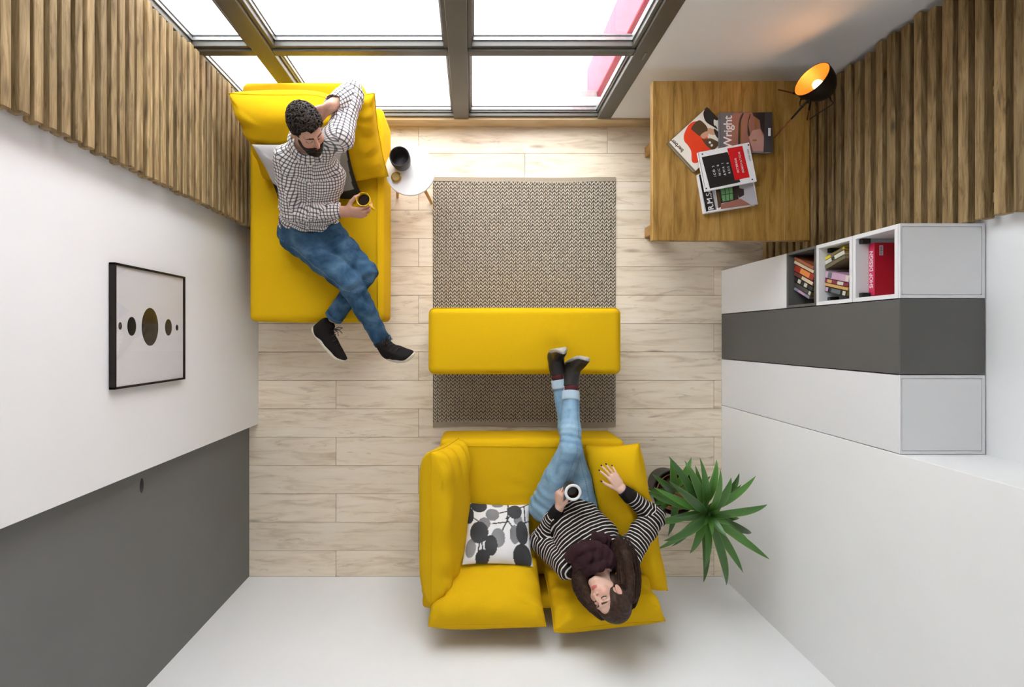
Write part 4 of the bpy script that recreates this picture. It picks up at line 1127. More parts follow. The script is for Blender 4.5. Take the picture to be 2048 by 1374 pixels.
def surfnet(f, lo, hi, h):
    lo = np.asarray(lo, float); n = np.ceil((np.asarray(hi) - lo) / h).astype(int) + 1
    ax_ = [np.arange(n[i]) * h + lo[i] for i in range(3)]
    Vg = np.empty(tuple(n), np.float32)
    step = max(1, int(400000 / (n[1] * n[2])))
    for i in range(0, n[0], step):
        g = np.stack(np.meshgrid(ax_[0][i:i + step], ax_[1], ax_[2], indexing='ij'), -1).reshape(-1, 3).astype(np.float32)
        Vg[i:i + step] = f(g).reshape(-1, n[1], n[2])
    ins = Vg < 0
    c = [(i, j, k) for i in (0, 1) for j in (0, 1) for k in (0, 1)]
    sl = lambda A, o: A[o[0]:A.shape[0] - 1 + o[0], o[1]:A.shape[1] - 1 + o[1], o[2]:A.shape[2] - 1 + o[2]]
    cnt = sum(sl(ins, o).astype(np.int8) for o in c)
    act = (cnt > 0) & (cnt < 8); I = np.argwhere(act)
    idm = -np.ones(act.shape, np.int64); idm[act] = np.arange(len(I))
    acc = np.zeros((len(I), 3)); num = np.zeros(len(I))
    for a in c:
        for k in range(3):
            if a[k]: continue
            b = list(a); b[k] = 1
            va = Vg[I[:, 0] + a[0], I[:, 1] + a[1], I[:, 2] + a[2]]; vb = Vg[I[:, 0] + b[0], I[:, 1] + b[1], I[:, 2] + b[2]]
            m_ = (va < 0) != (vb < 0); t = np.where(m_, va / np.where(m_, va - vb, 1), 0)
            p = np.tile(np.array(a, float), (len(I), 1)); p[:, k] = t
            acc[m_] += p[m_]; num[m_] += 1
    verts = (I + acc / num[:, None]) * h + lo
    quads = []
    for k in range(3):
        a1, a2 = (k + 1) % 3, (k + 2) % 3
        A = np.moveaxis(Vg, (k, a1, a2), (0, 1, 2)) < 0; Q = np.moveaxis(idm, (k, a1, a2), (0, 1, 2))
        s0 = A[:-1, 1:-1, 1:-1]; s1 = A[1:, 1:-1, 1:-1]; e = np.argwhere(s0 != s1)
        if len(e) == 0: continue
        i, j, l = e[:, 0], e[:, 1] + 1, e[:, 2] + 1
        q = np.stack([Q[i, j - 1, l - 1], Q[i, j, l - 1], Q[i, j, l], Q[i, j - 1, l]], 1)
        fl_ = ~A[i, j, l]
        q[fl_] = q[fl_][:, ::-1]
        quads.append(q)
    F = np.concatenate(quads); F = F[(F >= 0).all(1)]
    return verts, F
def relax(v, f, n=2, lam=0.5):
    e = np.concatenate([f[:, [0, 1]], f[:, [1, 2]], f[:, [2, 3]], f[:, [3, 0]]]); e = np.concatenate([e, e[:, ::-1]])
    for _ in range(n):
        s = np.zeros_like(v); c = np.bincount(e[:, 0], minlength=len(v))[:, None]
        for k in range(3): s[:, k] = np.bincount(e[:, 0], v[e[:, 1], k], len(v))
        v = v + lam * (s / np.maximum(c, 1) - v)
    return v
def sdf_part(name, f, lo, hi, h, mat, parent, colour=None, segs=None, rel=1):
    v, q = surfnet(f, lo, hi, h); v = relax(v, q, rel)
    me = make_mesh(name, v, q, True)
    o = link(name, me, mat, parent)
    if colour is not None: set_col(o, colour(v))
    if segs is not None: limb_uv(me, v, q, segs)
    return o
def limb_uv(me, v, q, segs):
    """cloth coordinates: metres along / around the nearest limb; seams fall between limbs"""
    c = v[q].mean(1); best = None
    for i, (a, b, ref, rad, u0) in enumerate(segs):
        d = cap(c, a, b, rad, rad)
        best = d[None] if best is None else np.concatenate([best, d[None]])
    who = best.argmin(0); uv = np.zeros((len(q), 4, 2))
    for i, (a, b, ref, rad, u0) in enumerate(segs):
        k = who == i
        if not k.any(): continue
        a = np.asarray(a, float); n = unit(np.asarray(b, float) - a); s = np.asarray(ref, float); s = unit(s - n * (s @ n)); d = np.cross(n, s)
        P = v[q[k]] - a
        ang = np.arctan2(P @ d, P @ s)
        ang[:, 1:] += 2 * math.pi * np.round((ang[:, :1] - ang[:, 1:]) / (2 * math.pi))
        uv[k, :, 0] = P @ n + u0; uv[k, :, 1] = ang * rad
    l_ = me.uv_layers.new(name='cloth'); l_.data.foreach_set('uv', uv.astype(np.float32).ravel())
def bounds(pts, pad):
    p = np.array(pts); return p.min(0) - pad, p.max(0) + pad
def cut(d, P, p, n, k=0.004): return smax(d, (P - np.asarray(p, np.float32)) @ unit(n).astype(np.float32), k)

def around(d, P, c, z0, z1, r0, r1):
    """keep a hand outside the tapered mug it grips, touching its wall"""
    R_ = r0 + (r1 - r0) * np.clip((P[:, 2] - z0) / (z1 - z0), 0, 1)
    m_ = np.maximum(np.hypot(P[:, 0] - c[0], P[:, 1] - c[1]) - R_ + 0.0005, np.abs(P[:, 2] - (z0 + z1) / 2) - (z1 - z0) / 2 - 0.001)
    return np.maximum(d, -m_)
SKIN_M = np.array(lin(206, 160, 138)[:3]); SKIN_W = np.array(lin(226, 184, 164)[:3])

# ------------------------------------------------------------------ hands
class Hand:
    """x: wrist to fingers, y: towards the thumb, z: back of the hand"""
    def __init__(self, wrist, x, y, z, scale=1.0, curl=(15, 15, 10), spread=4.0, thumb=(38, 10, 0), thumb_curl=15, female=False):
        self.o = np.asarray(wrist, float); x = unit(x); z = np.asarray(z, float); z = unit(z - x * (x @ z)); y = np.asarray(y, float); y = unit(y - x * (x @ y) - z * (z @ y))
        self.R = np.stack([x, y, z], 1); self.s = scale
        r = 0.92 if not female else 0.82
        L = lambda p: self.o + self.R @ (np.asarray(p, float) * scale)
        self.caps = []; self.tips = []
        self.palm = [(L((0.0, 0, 0)), L((0.045, 0.0, 0.0)), 0.026 * scale * r, 0.032 * scale * r), (L((0.045, 0.0, 0)), L((0.082, 0.0, 0.0)), 0.032 * scale * r, 0.038 * scale * r)]
        self.side = y
        fl_ = [(0.028, 0.088, 0.072), (0.009, 0.093, 0.080), (-0.010, 0.089, 0.074), (-0.028, 0.080, 0.058)]
        cs = curl if hasattr(curl[0], '__len__') else [curl] * 4
        for i, (ly, lx, ln) in enumerate(fl_):
            p = np.array([lx, ly * (0.92 if female else 1), 0.002]); a = 0.0; sp = math.radians(spread * (1.5 - i))
            rr = [0.0096, 0.0088, 0.0078, 0.0068]; rr = [q * r * (0.88 if i == 3 else 1) for q in rr]
            pts = [L((0.04, ly * 0.7, 0.0)), L(p)]
            for j, frac in enumerate((0.45, 0.31, 0.26)):
                a += math.radians(cs[i][j])
                p = p + ln * frac * np.array([math.cos(a) * math.cos(sp), math.sin(sp), -math.sin(a)])
                pts.append(L(p))
            self.caps.append((pts, [0.012 * r * scale] + [q * scale for q in (rr[0] * 1.06, rr[1], rr[2], rr[3])]))
            self.tips.append((pts[-1], unit(pts[-1] - pts[-2]), rr[3] * scale))
        az, dn, tw = [math.radians(q) for q in thumb]
        p = np.array([0.018, 0.020, -0.006]); pts = [L(p)]; a = az
        for j, ln in enumerate((0.042, 0.032, 0.026)):
            p = p + ln * np.array([math.cos(a) * math.cos(dn), math.sin(a) * math.cos(dn), -math.sin(dn)])
            a -= math.radians(thumb_curl); dn += tw; pts.append(L(p))
        self.caps.append((pts, [q * r * scale for q in (0.016, 0.012, 0.0105, 0.0080)]))
        self.tips.append((pts[-1], unit(pts[-1] - pts[-2]), 0.008 * r * scale))
        self.all = [p for c_, _ in self.caps for p in c_] + [self.o]
    def sdf(self, P, forearm=None, fr=(0.03, 0.026)):
        d = None
        for a, b, ra, rb in self.palm:
            e = fcap(P, a, b, ra, rb, self.side, 0.40); d = e if d is None else smin(d, e, 0.012 * self.s)
        palm = d
        for i, (pts, rs) in enumerate(self.caps):     # fingers blend into the palm but stay apart from each other
            e = smin(palm, chain(P, pts, [r * 0.93 for r in rs], 0.004), (0.006 if i < 4 else 0.012) * self.s); d = np.minimum(d, e)
        if forearm is not None: d = smin(d, fcap(P, forearm, self.o, fr[0], fr[1], self.side, 0.82), 0.02)
        return d
    def nails(self, mat, parent):
        for i, (t, dr, r) in enumerate(self.tips):
            up = self.R[:, 2] if i < 4 else unit(self.R[:, 2] + 0.6 * self.R[:, 1]); up = unit(up - dr * (up @ dr)); sd = np.cross(dr, up)
            c = t + up * r * 0.55 + dr * r * 0.25
            vs, fs = [], []
            for k in range(12):
                w = 2 * math.pi * k / 12; vs.append(c + dr * math.cos(w) * r * 1.05 + sd * math.sin(w) * r * 0.8 + up * r * 0.5 * (1 - 0.6 * math.sin(w) ** 2))
            vs.append(c + up * r * 0.62); vs.append(c - up * r * 0.3)
            fs = [[k, (k + 1) % 12, 12] for k in range(12)] + [[(k + 1) % 12, k, 13] for k in range(12)]
            MB().add(vs, fs).build('nail', mat, parent, smooth=True)

# ------------------------------------------------------------------ heads
class Head:
    def __init__(self, c, f, u, s=1.0, male=True):
        f = unit(f); u = np.asarray(u, float); u = unit(u - f * (f @ u)); r = np.cross(f, u)
        self.c = np.asarray(c, float); self.R = np.stack([r, f, u], 1); self.s = s; self.male = male
    def loc(self, P): return ((P - self.c) @ self.R) / self.s
    def w(self, p): return self.c + self.R @ (np.asarray(p, float) * self.s)
    def skull(self, q):
        d = ell(q, (0, -0.014, 0.032), (0.074, 0.096, 0.088))
        return d
    def face(self, q):
        m = self.male
        d = self.skull(q)
        d = smin(d, ell(q, (0, 0.028, -0.040), (0.060 if m else 0.056, 0.062, 0.072 if m else 0.068)), 0.03)
        qa = np.c_[np.abs(q[:, 0]), q[:, 1:]]
        d = smin(d, cap(qa, (0.0, 0.070, -0.098), (0.012, 0.066, -0.098), 0.018 if m else 0.015, 0.014), 0.024)       # chin
        d = smin(d, cap(qa, (0.046, 0.0, -0.052), (0.022, 0.055, -0.092), 0.018 if m else 0.013, 0.015), 0.025)      # jaw
        d = smin(d, ell(qa, (0.036, 0.062, -0.028), (0.026, 0.022, 0.022)), 0.02)                                  # cheek
        d = smin(d, cap(qa, (0.006, 0.082, 0.026), (0.044, 0.068, 0.026), 0.010, 0.008), 0.014)                     # brow ridge
        d = smax(d, -ell(qa, (0.031, 0.099, 0.005), (0.019, 0.016, 0.013)), 0.010)                                 # eye socket
        d = smin(d, ell(qa, (0.031, 0.0735, 0.004), (0.0155, 0.0135, 0.0115)), 0.003)                               # lid over the eye
        d = smin(d, chain(q, [(0, 0.086, 0.018), (0, 0.098, -0.008), (0, 0.108, -0.027)], [0.0065, 0.0085, 0.0105 if m else 0.0088], 0.006), 0.010)
        d = smin(d, ell(qa, (0.0115, 0.094, -0.031), (0.0075, 0.010, 0.0068)), 0.006)                               # nostril wings
        d = smin(d, cap(qa, (0.0, 0.0915, -0.0575), (0.019, 0.083, -0.0595), 0.0062, 0.0030), 0.005)                # lips
        d = smin(d, cap(qa, (0.0, 0.0895, -0.0675), (0.016, 0.082, -0.0655), 0.0072, 0.0035), 0.005)
        d = smax(d, -cap(qa, (0.0, 0.099, -0.0622), (0.021, 0.089, -0.0622), 0.0022, 0.0014), 0.003)                # mouth line
        d = smax(d, -ell(qa, (0.0068, 0.099, -0.0395), (0.0036, 0.0065, 0.0042)), 0.002)                              # nostril
        ear = smax(ell(qa, (0.078, -0.008, -0.008), (0.010, 0.020, 0.031)), -ell(qa, (0.088, -0.002, -0.004), (0.008, 0.011, 0.019)), 0.004)
        return smin(d, ear, 0.006)
    def neck(self, q): return cap(q, (0, -0.018, -0.06), (0, -0.040, -0.17), 0.054 if self.male else 0.046, 0.058 if self.male else 0.047)
    def sdf(self, P):
        q = self.loc(P); return smin(self.face(q), self.neck(q), 0.022) * self.s
    def colour(self, skin, lip, brow, flush):
        def fn(V_):
            q = self.loc(V_); x = np.abs(q[:, 0]); y, z = q[:, 1], q[:, 2]
            c = np.tile(skin, (len(V_), 1))
            k = np.exp(-((x - 0.04) ** 2 / 0.0004 + (z + 0.03) ** 2 / 0.0005)) * (y > 0.03)
            k = np.maximum(k, np.exp(-(x ** 2 + (z + 0.028) ** 2) / 0.00018) * (y > 0.09) * 0.8)
            k = np.maximum(k, (x > 0.074) * (np.abs(z + 0.01) < 0.035) * 0.6)
            c = c * (1 - 0.45 * k[:, None]) + np.array(flush) * (0.45 * k[:, None])
            lw = 0.0235 - 0.0 * z
            inl = (x < lw) & (z > -0.0755 + x * 0.22) & (z < -0.0525 - x * 0.20) & (y > 0.07)
            c[inl] = lip
            bz = 0.0235 + 0.10 * (x - 0.015) - 5.0 * np.clip(x - 0.036, 0, 1) ** 2 * 3
            bt = (0.0072 if self.male else 0.0048) * np.clip((0.056 - x) / 0.03, 0.3, 1)
            c[(x > 0.010) & (x < 0.053) & (np.abs(z - bz) < bt) & (y > 0.04)] = brow
            ez = -0.0035 - 2.0 * ((x - 0.031) ** 2) * -6
            c[(np.abs(x - 0.031) < 0.0155) & (np.abs(z - ez) < (0.0034 if self.male else 0.0030)) & (y > 0.05)] = np.array((0.012, 0.009, 0.008))
            return c
        return fn

# ================================================================== the man
man = thing('person', 'bearded person in a checked shirt and jeans lounging on the chaise sofa', 'person', (-0.9, 0.6, 0.42))
pel = px(616, 452, 0.545); chest = px(622, 352, 0.80); nb = px(622, 292, 0.985)
rs_, ls_ = px(577, 318, 0.915), px(678, 274, 0.975)
re_, rw_ = px(584, 425, 0.745), px(688, 422, 0.742)
le_, lw_ = px(703, 188, 0.905), px(658, 214, 1.035)
sdir = unit(ls_ - rs_)
mhead = Head(px(613.5, 257, 1.120), (0.58, -0.80, 0.10), (0.22, 0.27, 0.93), 0.83, True)
# --- skin: head, hands, and the covered trunk and limbs
mcup = V3(*px(726, 398, 0.790)[:2], 0)
mh_r = Hand(rw_ + V3(0.006, -0.006, 0), (1.0, -0.03, 0.02), (0, 0.55, 0.83), (0, -0.83, 0.55), 1.0, [(22, 38, 30), (26, 42, 32), (32, 46, 34), (38, 50, 36)], 3.5, (58, 22, 0), 19)
mh_l = Hand(lw_, (-0.85, -0.42, 0.12), (0.1, -0.2, -0.97), (-0.35, 0.9, -0.1), 1.0, (18, 20, 15), 3.0, (40, 5, 5), 10)
hd_lo, hd_hi = mhead.c - 0.22, mhead.c + 0.15
sub = []
v1, q1 = surfnet(mhead.sdf, hd_lo, hd_hi, 0.0026); v1 = relax(v1, q1, 1, 0.3)
lo_, hi_ = bounds(mh_r.all + [rw_ + (re_ - rw_) * 0.35], 0.03); v2, q2 = surfnet(lambda P: around(mh_r.sdf(P, rw_ + (re_ - rw_) * 0.3), P, mcup, 0.703, 0.790, 0.030, 0.0365), lo_, hi_, 0.0024); v2 = relax(v2, q2, 1, 0.4)
lo_, hi_ = bounds(mh_l.all + [lw_ + (le_ - lw_) * 0.35], 0.04); v3, q3 = surfnet(lambda P: mh_l.sdf(P, lw_ + (le_ - lw_) * 0.4, (0.036, 0.029)), lo_, hi_, 0.0028); v3 = relax(v3, q3, 1, 0.4)
rk, lk = px(700, 566, 0.645), px(731, 545, 0.585)
rh, lh = px(592, 470, 0.515), px(652, 464, 0.515)
ra, la = px(766, 684, 0.445), px(668, 634, 0.465)
def man_core(P):
    d = fcap(P, pel, chest, 0.12, 0.13, sdir, 0.62); d = smin(d, fcap(P, chest, nb, 0.12, 0.07, sdir, 0.6), 0.05)
    for pts, r in (([rs_, re_, rw_], [0.045, 0.04, 0.026]), ([ls_, le_, lw_], [0.045, 0.038, 0.028]), ([rh, rk, ra], [0.075, 0.052, 0.036]), ([lh, lk, la], [0.075, 0.052, 0.036])): d = smin(d, chain(P, pts, r), 0.03)
    return d
lo_, hi_ = bounds([pel, chest, nb, rs_, re_, rw_, ls_, le_, lw_, rk, lk, ra, la, rh, lh], 0.12)
v4, q4 = surfnet(man_core, lo_, hi_, 0.011)
def join_body(parts, parent, colours):
    off = 0; V_, Q_, C_ = [], [], []
    for (v, q), c in zip(parts, colours):
        V_.append(v); Q_.append(q + off); off += len(v); C_.append(c(v) if callable(c) else np.tile(c, (len(v), 1)))
    o = link('body', make_mesh('body', np.concatenate(V_), np.concatenate(Q_), True), M['skin'], parent)
    set_col(o, np.concatenate(C_)); return o
body = join_body([(v1, q1), (v2, q2), (v3, q3), (v4, q4)], man, [mhead.colour(SKIN_M, np.array(lin(150, 82, 74)[:3]), np.array(lin(58, 42, 36)[:3]), np.array(lin(208, 122, 104)[:3])), SKIN_M * np.array([0.98, 0.93, 0.92]), SKIN_M, SKIN_M])
# --- hair and beard
def man_hair(P):
    q = mhead.loc(P)
    d = mhead.skull(q) - 0.007 - 0.006 * np.clip(q[:, 2] * 12, 0, 1)
    curl = snoise(q, 170, 41, 7) * 0.0040 + snoise(q, 320, 42, 7) * 0.0022
    d = d - curl
    ax0 = np.abs(q[:, 0])
    line = 0.072 + 0.80 * (q[:, 1] - 0.086) + 0.016 * np.exp(-((ax0 - 0.045) / 0.016) ** 2) - 0.02 * np.clip(ax0 - 0.058, 0, 1) / 0.02 + 0.005 * snoise(q, 190, 44)
    side = -0.010 + 2.0 * (q[:, 1] - 0.025)      # sideburns keep in front of the ear
    lim = np.minimum(line - q[:, 2], np.maximum(np.abs(q[:, 1] - 0.022) - 0.012, -0.045 - q[:, 2]) + 0.0)
    return smax(d, np.where(np.abs(q[:, 0]) > 0.05, lim, line - q[:, 2]) * 0.75, 0.005)
mhair = sdf_part('hair', man_hair, hd_lo, hd_hi, 0.0026, M['hairman'], man)
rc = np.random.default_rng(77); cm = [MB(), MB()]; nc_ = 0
while nc_ < 560:
    d_ = unit(rc.normal(size=3)); q_ = np.array([0, -0.014, 0.032]) + d_ * (np.array([0.074, 0.096, 0.088]) + 0.0100 + 0.005 * max(d_[2], 0))
    if q_[2] < 0.076 + 0.80 * (q_[1] - 0.086) + 0.016 * math.exp(-((abs(q_[0]) - 0.045) / 0.016) ** 2): continue
    nc_ += 1
    t1_ = unit(np.cross(d_, rc.normal(size=3))); t2_ = np.cross(d_, t1_); rad_ = rc.uniform(0.005, 0.012); ph = rc.uniform(0, 6.28)
    arc_ = [mhead.w(q_ + rad_ * (math.cos(ph + a_) * t1_ + math.sin(ph + a_) * t2_ * rc.uniform(0.85, 1.0)) + d_ * 0.004 * math.sin(a_ * 0.8)) for a_ in np.linspace(0, 4.2, 8)]
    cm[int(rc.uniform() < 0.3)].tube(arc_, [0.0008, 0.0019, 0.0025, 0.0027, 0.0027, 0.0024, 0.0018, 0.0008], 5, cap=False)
for mb_, mt in zip(cm, (M['hairman'], hairmat('dark_curly_hair_painted_highlight', lin(40, 33, 29), lin(68, 58, 51), 0.55))):  # some curls slightly lighter: faint hair highlights put into the colour
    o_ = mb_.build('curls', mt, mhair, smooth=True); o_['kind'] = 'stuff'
def man_beard(P):
    q = mhead.loc(P); qa = np.c_[np.abs(q[:, 0]), q[:, 1:]]
    d = smin(ell(q, (0, 0.030, -0.050), (0.064, 0.066, 0.074)), cap(qa, (0.0, 0.074, -0.110), (0.014, 0.066, -0.108), 0.026, 0.022), 0.03)
    d = d - 0.004 - snoise(q, 260, 43, 6) * 0.0022
    line = -0.012 - 0.44 * (q[:, 1] - 0.01) - 0.016 * np.clip(1 - np.abs(q[:, 0]) / 0.03, 0, 1)
    d = smax(d, (q[:, 2] - line) * 0.85, 0.006)
    d = smax(d, (0.004 - q[:, 1]), 0.006)
    d = smax(d, -ell(qa, (0.0, 0.099, -0.0625), (0.019, 0.012, 0.006)), 0.004)
    return smin(d, cap(qa, (0.0, 0.096, -0.0475), (0.026, 0.082, -0.058), 0.006, 0.005), 0.006)
sdf_part('beard', man_beard, hd_lo, hd_hi, 0.0026, M['beard'], man)
# --- shirt
tax = unit(chest - pel); tdep = np.cross(tax, sdir)
def man_shirt(P):
    d = fcap(P, pel + tax * 0.0, chest, 0.152, 0.156, sdir, 0.62)
    d = smin(d, fcap(P, chest, nb - 0.02 * unit(nb - chest), 0.152, 0.080, sdir, 0.60), 0.06)
    d = smin(d, cap(P, rs_, ls_, 0.066, 0.066), 0.05)
    fw = rw_ + unit(re_ - rw_) * 0.018
    a1 = smin(cap(P, rs_, re_, 0.064, 0.053), cut(cap(P, re_, fw, 0.053, 0.041), P, fw, rw_ - re_), 0.02)
    lw2 = lw_ + unit(le_ - lw_) * 0.035
    a3 = cut(cap(P, le_, lw2, 0.058, 0.046), P, lw2, lw_ - le_)
    a3 = smax(a3, -cap(P, lw2 + (lw_ - le_) * 0.06, lw2 + (le_ - lw_) * 0.05, 0.039, 0.037), 0.003)
    a2 = smin(cap(P, ls_, le_, 0.066, 0.058), a3, 0.012)
    d = smin(d, a1, 0.010); d = smin(d, a2, 0.025)
    # folds: bunched at the elbow and across the belly
    d = d - 0.0045 * snoise(P, 55, 51) - 0.0035 * snoise(P * np.array([1, 1, 1.0], np.float32), 110, 52)
    for c_, k_ in ((re_, re_ - rs_), (le_, le_ - ls_)):
        u_ = (P - c_) @ unit(k_); d = d - 0.005 * np.sin(u_ * 165 + 2 * snoise(P, 40, 53)) * np.exp(-((P - c_) ** 2).sum(1) / 0.008)
    u_ = (P - pel) @ tax; d = d - 0.006 * np.sin(u_ * 130 + 3 * snoise(P, 18, 54)) * np.exp(-((u_ - 0.06) / 0.07) ** 2)
    d = cut(d, P, pel - tax * 0.025, -tax, 0.01)
    nk = mhead.w((0, -0.035, -0.135)); d = smax(d, -cap(P, nk, mhead.w((0, -0.015, -0.06)), 0.060, 0.060), 0.01)
    return d
lo_, hi_ = bounds([pel, chest, nb, rs_, re_, rw_, ls_, le_, lw_], 0.20)
msegs = [(pel, chest, sdir, 0.16, 0), (chest, nb, sdir, 0.14, np.linalg.norm(chest - pel)), (rs_, re_, tdep, 0.058, 0.003), (re_, rw_, tdep, 0.046, 0.01), (ls_, le_, tdep, 0.058, 0), (le_, lw_, tdep, 0.05, 0.0)]
shirt = sdf_part('checked_shirt', man_shirt, lo_, hi_, 0.0055, M['plaid'], man, segs=msegs, rel=2)
# button placket laid onto the front of the shirt
fr_ = tdep if tdep[2] > 0 else -tdep
rows_ = []
for t_ in np.linspace(0.02, 0.93, 26):
    c0_ = pel + (chest - pel) * (t_ / 0.6) if t_ < 0.6 else chest + (nb - chest) * ((t_ - 0.6) / 0.4)
    line_ = []
    for k_ in (-0.016, -0.008, 0.0, 0.008, 0.016):
        st_ = c0_ + sdir * k_; hh_ = np.linspace(0.30, 0.0, 151)
        dd_ = man_shirt((st_ + hh_[:, None] * fr_).astype(np.float32)); i_ = int(np.argmax(dd_ < 0)) if (dd_ < 0).any() else 150
        line_.append(st_ + fr_ * (hh_[i_] + 0.0035))
    rows_.append(line_)
rows_ = np.array(rows_); pv = rows_.reshape(-1, 3); pv = np.concatenate([pv, pv - fr_ * 0.006])
I_ = np.arange(len(rows_) * 5).reshape(-1, 5); K_ = I_ + len(rows_) * 5
pq = [q_ for q_ in np.stack([I_[:-1, :-1], I_[:-1, 1:], I_[1:, 1:], I_[1:, :-1]], -1).reshape(-1, 4)]
pq += [np.array([I_[i, 0], I_[i + 1, 0], K_[i + 1, 0], K_[i, 0]]) for i in range(len(I_) - 1)] + [np.array([I_[i + 1, 4], I_[i, 4], K_[i, 4], K_[i + 1, 4]]) for i in range(len(I_) - 1)]
pq = np.array(pq); me_ = make_mesh('placket', pv, pq, True); link('placket', me_, M['plaid'], shirt); limb_uv(me_, pv, pq, [(pel + sdir * 0.004, chest + sdir * 0.004, sdir, 0.16, 0.006), (chest + sdir * 0.004, nb, sdir, 0.14, 0.3)])
for i_ in range(3, 26, 5):
    MB().lathe([(0, 0), (0.0048, 0), (0.0052, 0.001), (0.0045, 0.002), (0, 0.0018)], 14, rows_[i_, 2] + fr_ * 0.0005, fr_).build('button', M['white'], shirt, smooth=False)
# collar: two folded flaps around the neck
nkc = mhead.w((0, -0.028, -0.128)); nax = unit(mhead.w((0, -0.02, -0.06)) - mhead.w((0, -0.045, -0.16)))
fdir = unit(mhead.R[:, 1] - nax * (mhead.R[:, 1] @ nax)); rdir = np.cross(fdir, nax)
def collar(P):
    w = P - nkc; h_ = w @ nax; a = np.arctan2(w @ rdir, w @ fdir); r_ = np.sqrt(np.maximum((w ** 2).sum(1) - h_ ** 2, 0))
    R_ = 0.064 + 0.45 * np.clip(0.014 - h_, 0, 0.05) + 0.012 * np.clip(np.cos(a), 0, 1)
    d = np.abs(r_ - R_) - 0.004
    d = smax(d, np.abs(h_ + 0.012 + 0.012 * np.cos(a)) - 0.020 - 0.012 * np.exp(-((np.abs(a) - 0.35) / 0.25) ** 2), 0.004)
    return smax(d, 0.010 - r_ * np.abs(np.sin(a / 2)) * 2 * (np.cos(a / 2) > -1) , 0.003) * 0.8
sdf_part('collar', collar, nkc - 0.12, nkc + 0.12, 0.0032, M['plaid'], man, segs=[(nkc - nax * 0.05, nkc + nax * 0.05, fdir, 0.075, 0)])
# --- jeans
def fold(P, c_, ax_, amp, fr_, wid, seed): 
    u_ = (P - np.asarray(c_, np.float32)) @ unit(ax_); return amp * np.sin(u_ * fr_ + 2.2 * snoise(P, 22, seed)) * np.exp(-((P - np.asarray(c_, np.float32)) ** 2).sum(1) / wid)
hipc = (rh + lh) / 2; zz = V3(0, 0, 1)
def man_jeans(P):
    d = fcap(P, hipc + V3(0, -0.01, 0.01), pel + tax * 0.06, 0.165, 0.155, unit(lh - rh), 0.66)
    dr = chain(P, [rh, rh + (rk - rh) * 0.5, rk, rk + (ra - rk) * 0.4, ra], [0.094, 0.080, 0.064, 0.060, 0.049], 0.02)
    dl = chain(P, [lh, lh + (lk - lh) * 0.5, lk, lk + (la - lk) * 0.4, la], [0.094, 0.080, 0.064, 0.060, 0.050], 0.02)
    d = cut(d, P, pel + tax * 0.045, tax); dr = cut(dr, P, ra, ra - rk); dl = cut(dl, P, la, la - lk)
    d = smin(d, smin(dr, dl, 0.008), 0.035)
    d = d - 0.0035 * snoise(P, 45, 61) - 0.002 * snoise(P, 100, 62)
    d = d - fold(P, rk, ra - rh, 0.004, 120, 0.012, 63) - fold(P, lk, la - lh, 0.004, 120, 0.012, 64) - fold(P, rk + (ra - rk) * 0.7, ra - rk + 0.25 * zz, 0.0035, 95, 0.012, 65) - fold(P, la, la - lk, 0.004, 110, 0.008, 66) - fold(P, rh, rk - rh, 0.006, 95, 0.02, 67) - fold(P, lh, lk - lh, 0.006, 95, 0.02, 68)
    return d
lo_, hi_ = bounds([pel, rh, lh, rk, lk, ra, la], 0.15)
zz = V3(0, 0, 1)
jsegs = [(hipc, pel, sdir, 0.14, 0), (rh, rk, zz, 0.08, 0), (rk, ra, zz, 0.06, 0.43), (lh, lk, zz, 0.08, 0), (lk, la, zz, 0.06, 0.4)]
sdf_part('jeans', man_jeans, lo_, hi_, 0.0055, M['denim'], man, segs=jsegs, rel=2)
for a_, k_ in ((ra, rk), (la, lk)):
    n_ = unit(a_ - k_); 
    MB().lathe([(0.044, -0.018), (0.0535, -0.018), (0.055, -0.010), (0.0545, 0.002), (0.052, 0.004), (0.046, 0.004)], 36, a_, n_).build('hem', M['denimcuffdark'], man, smooth=True)
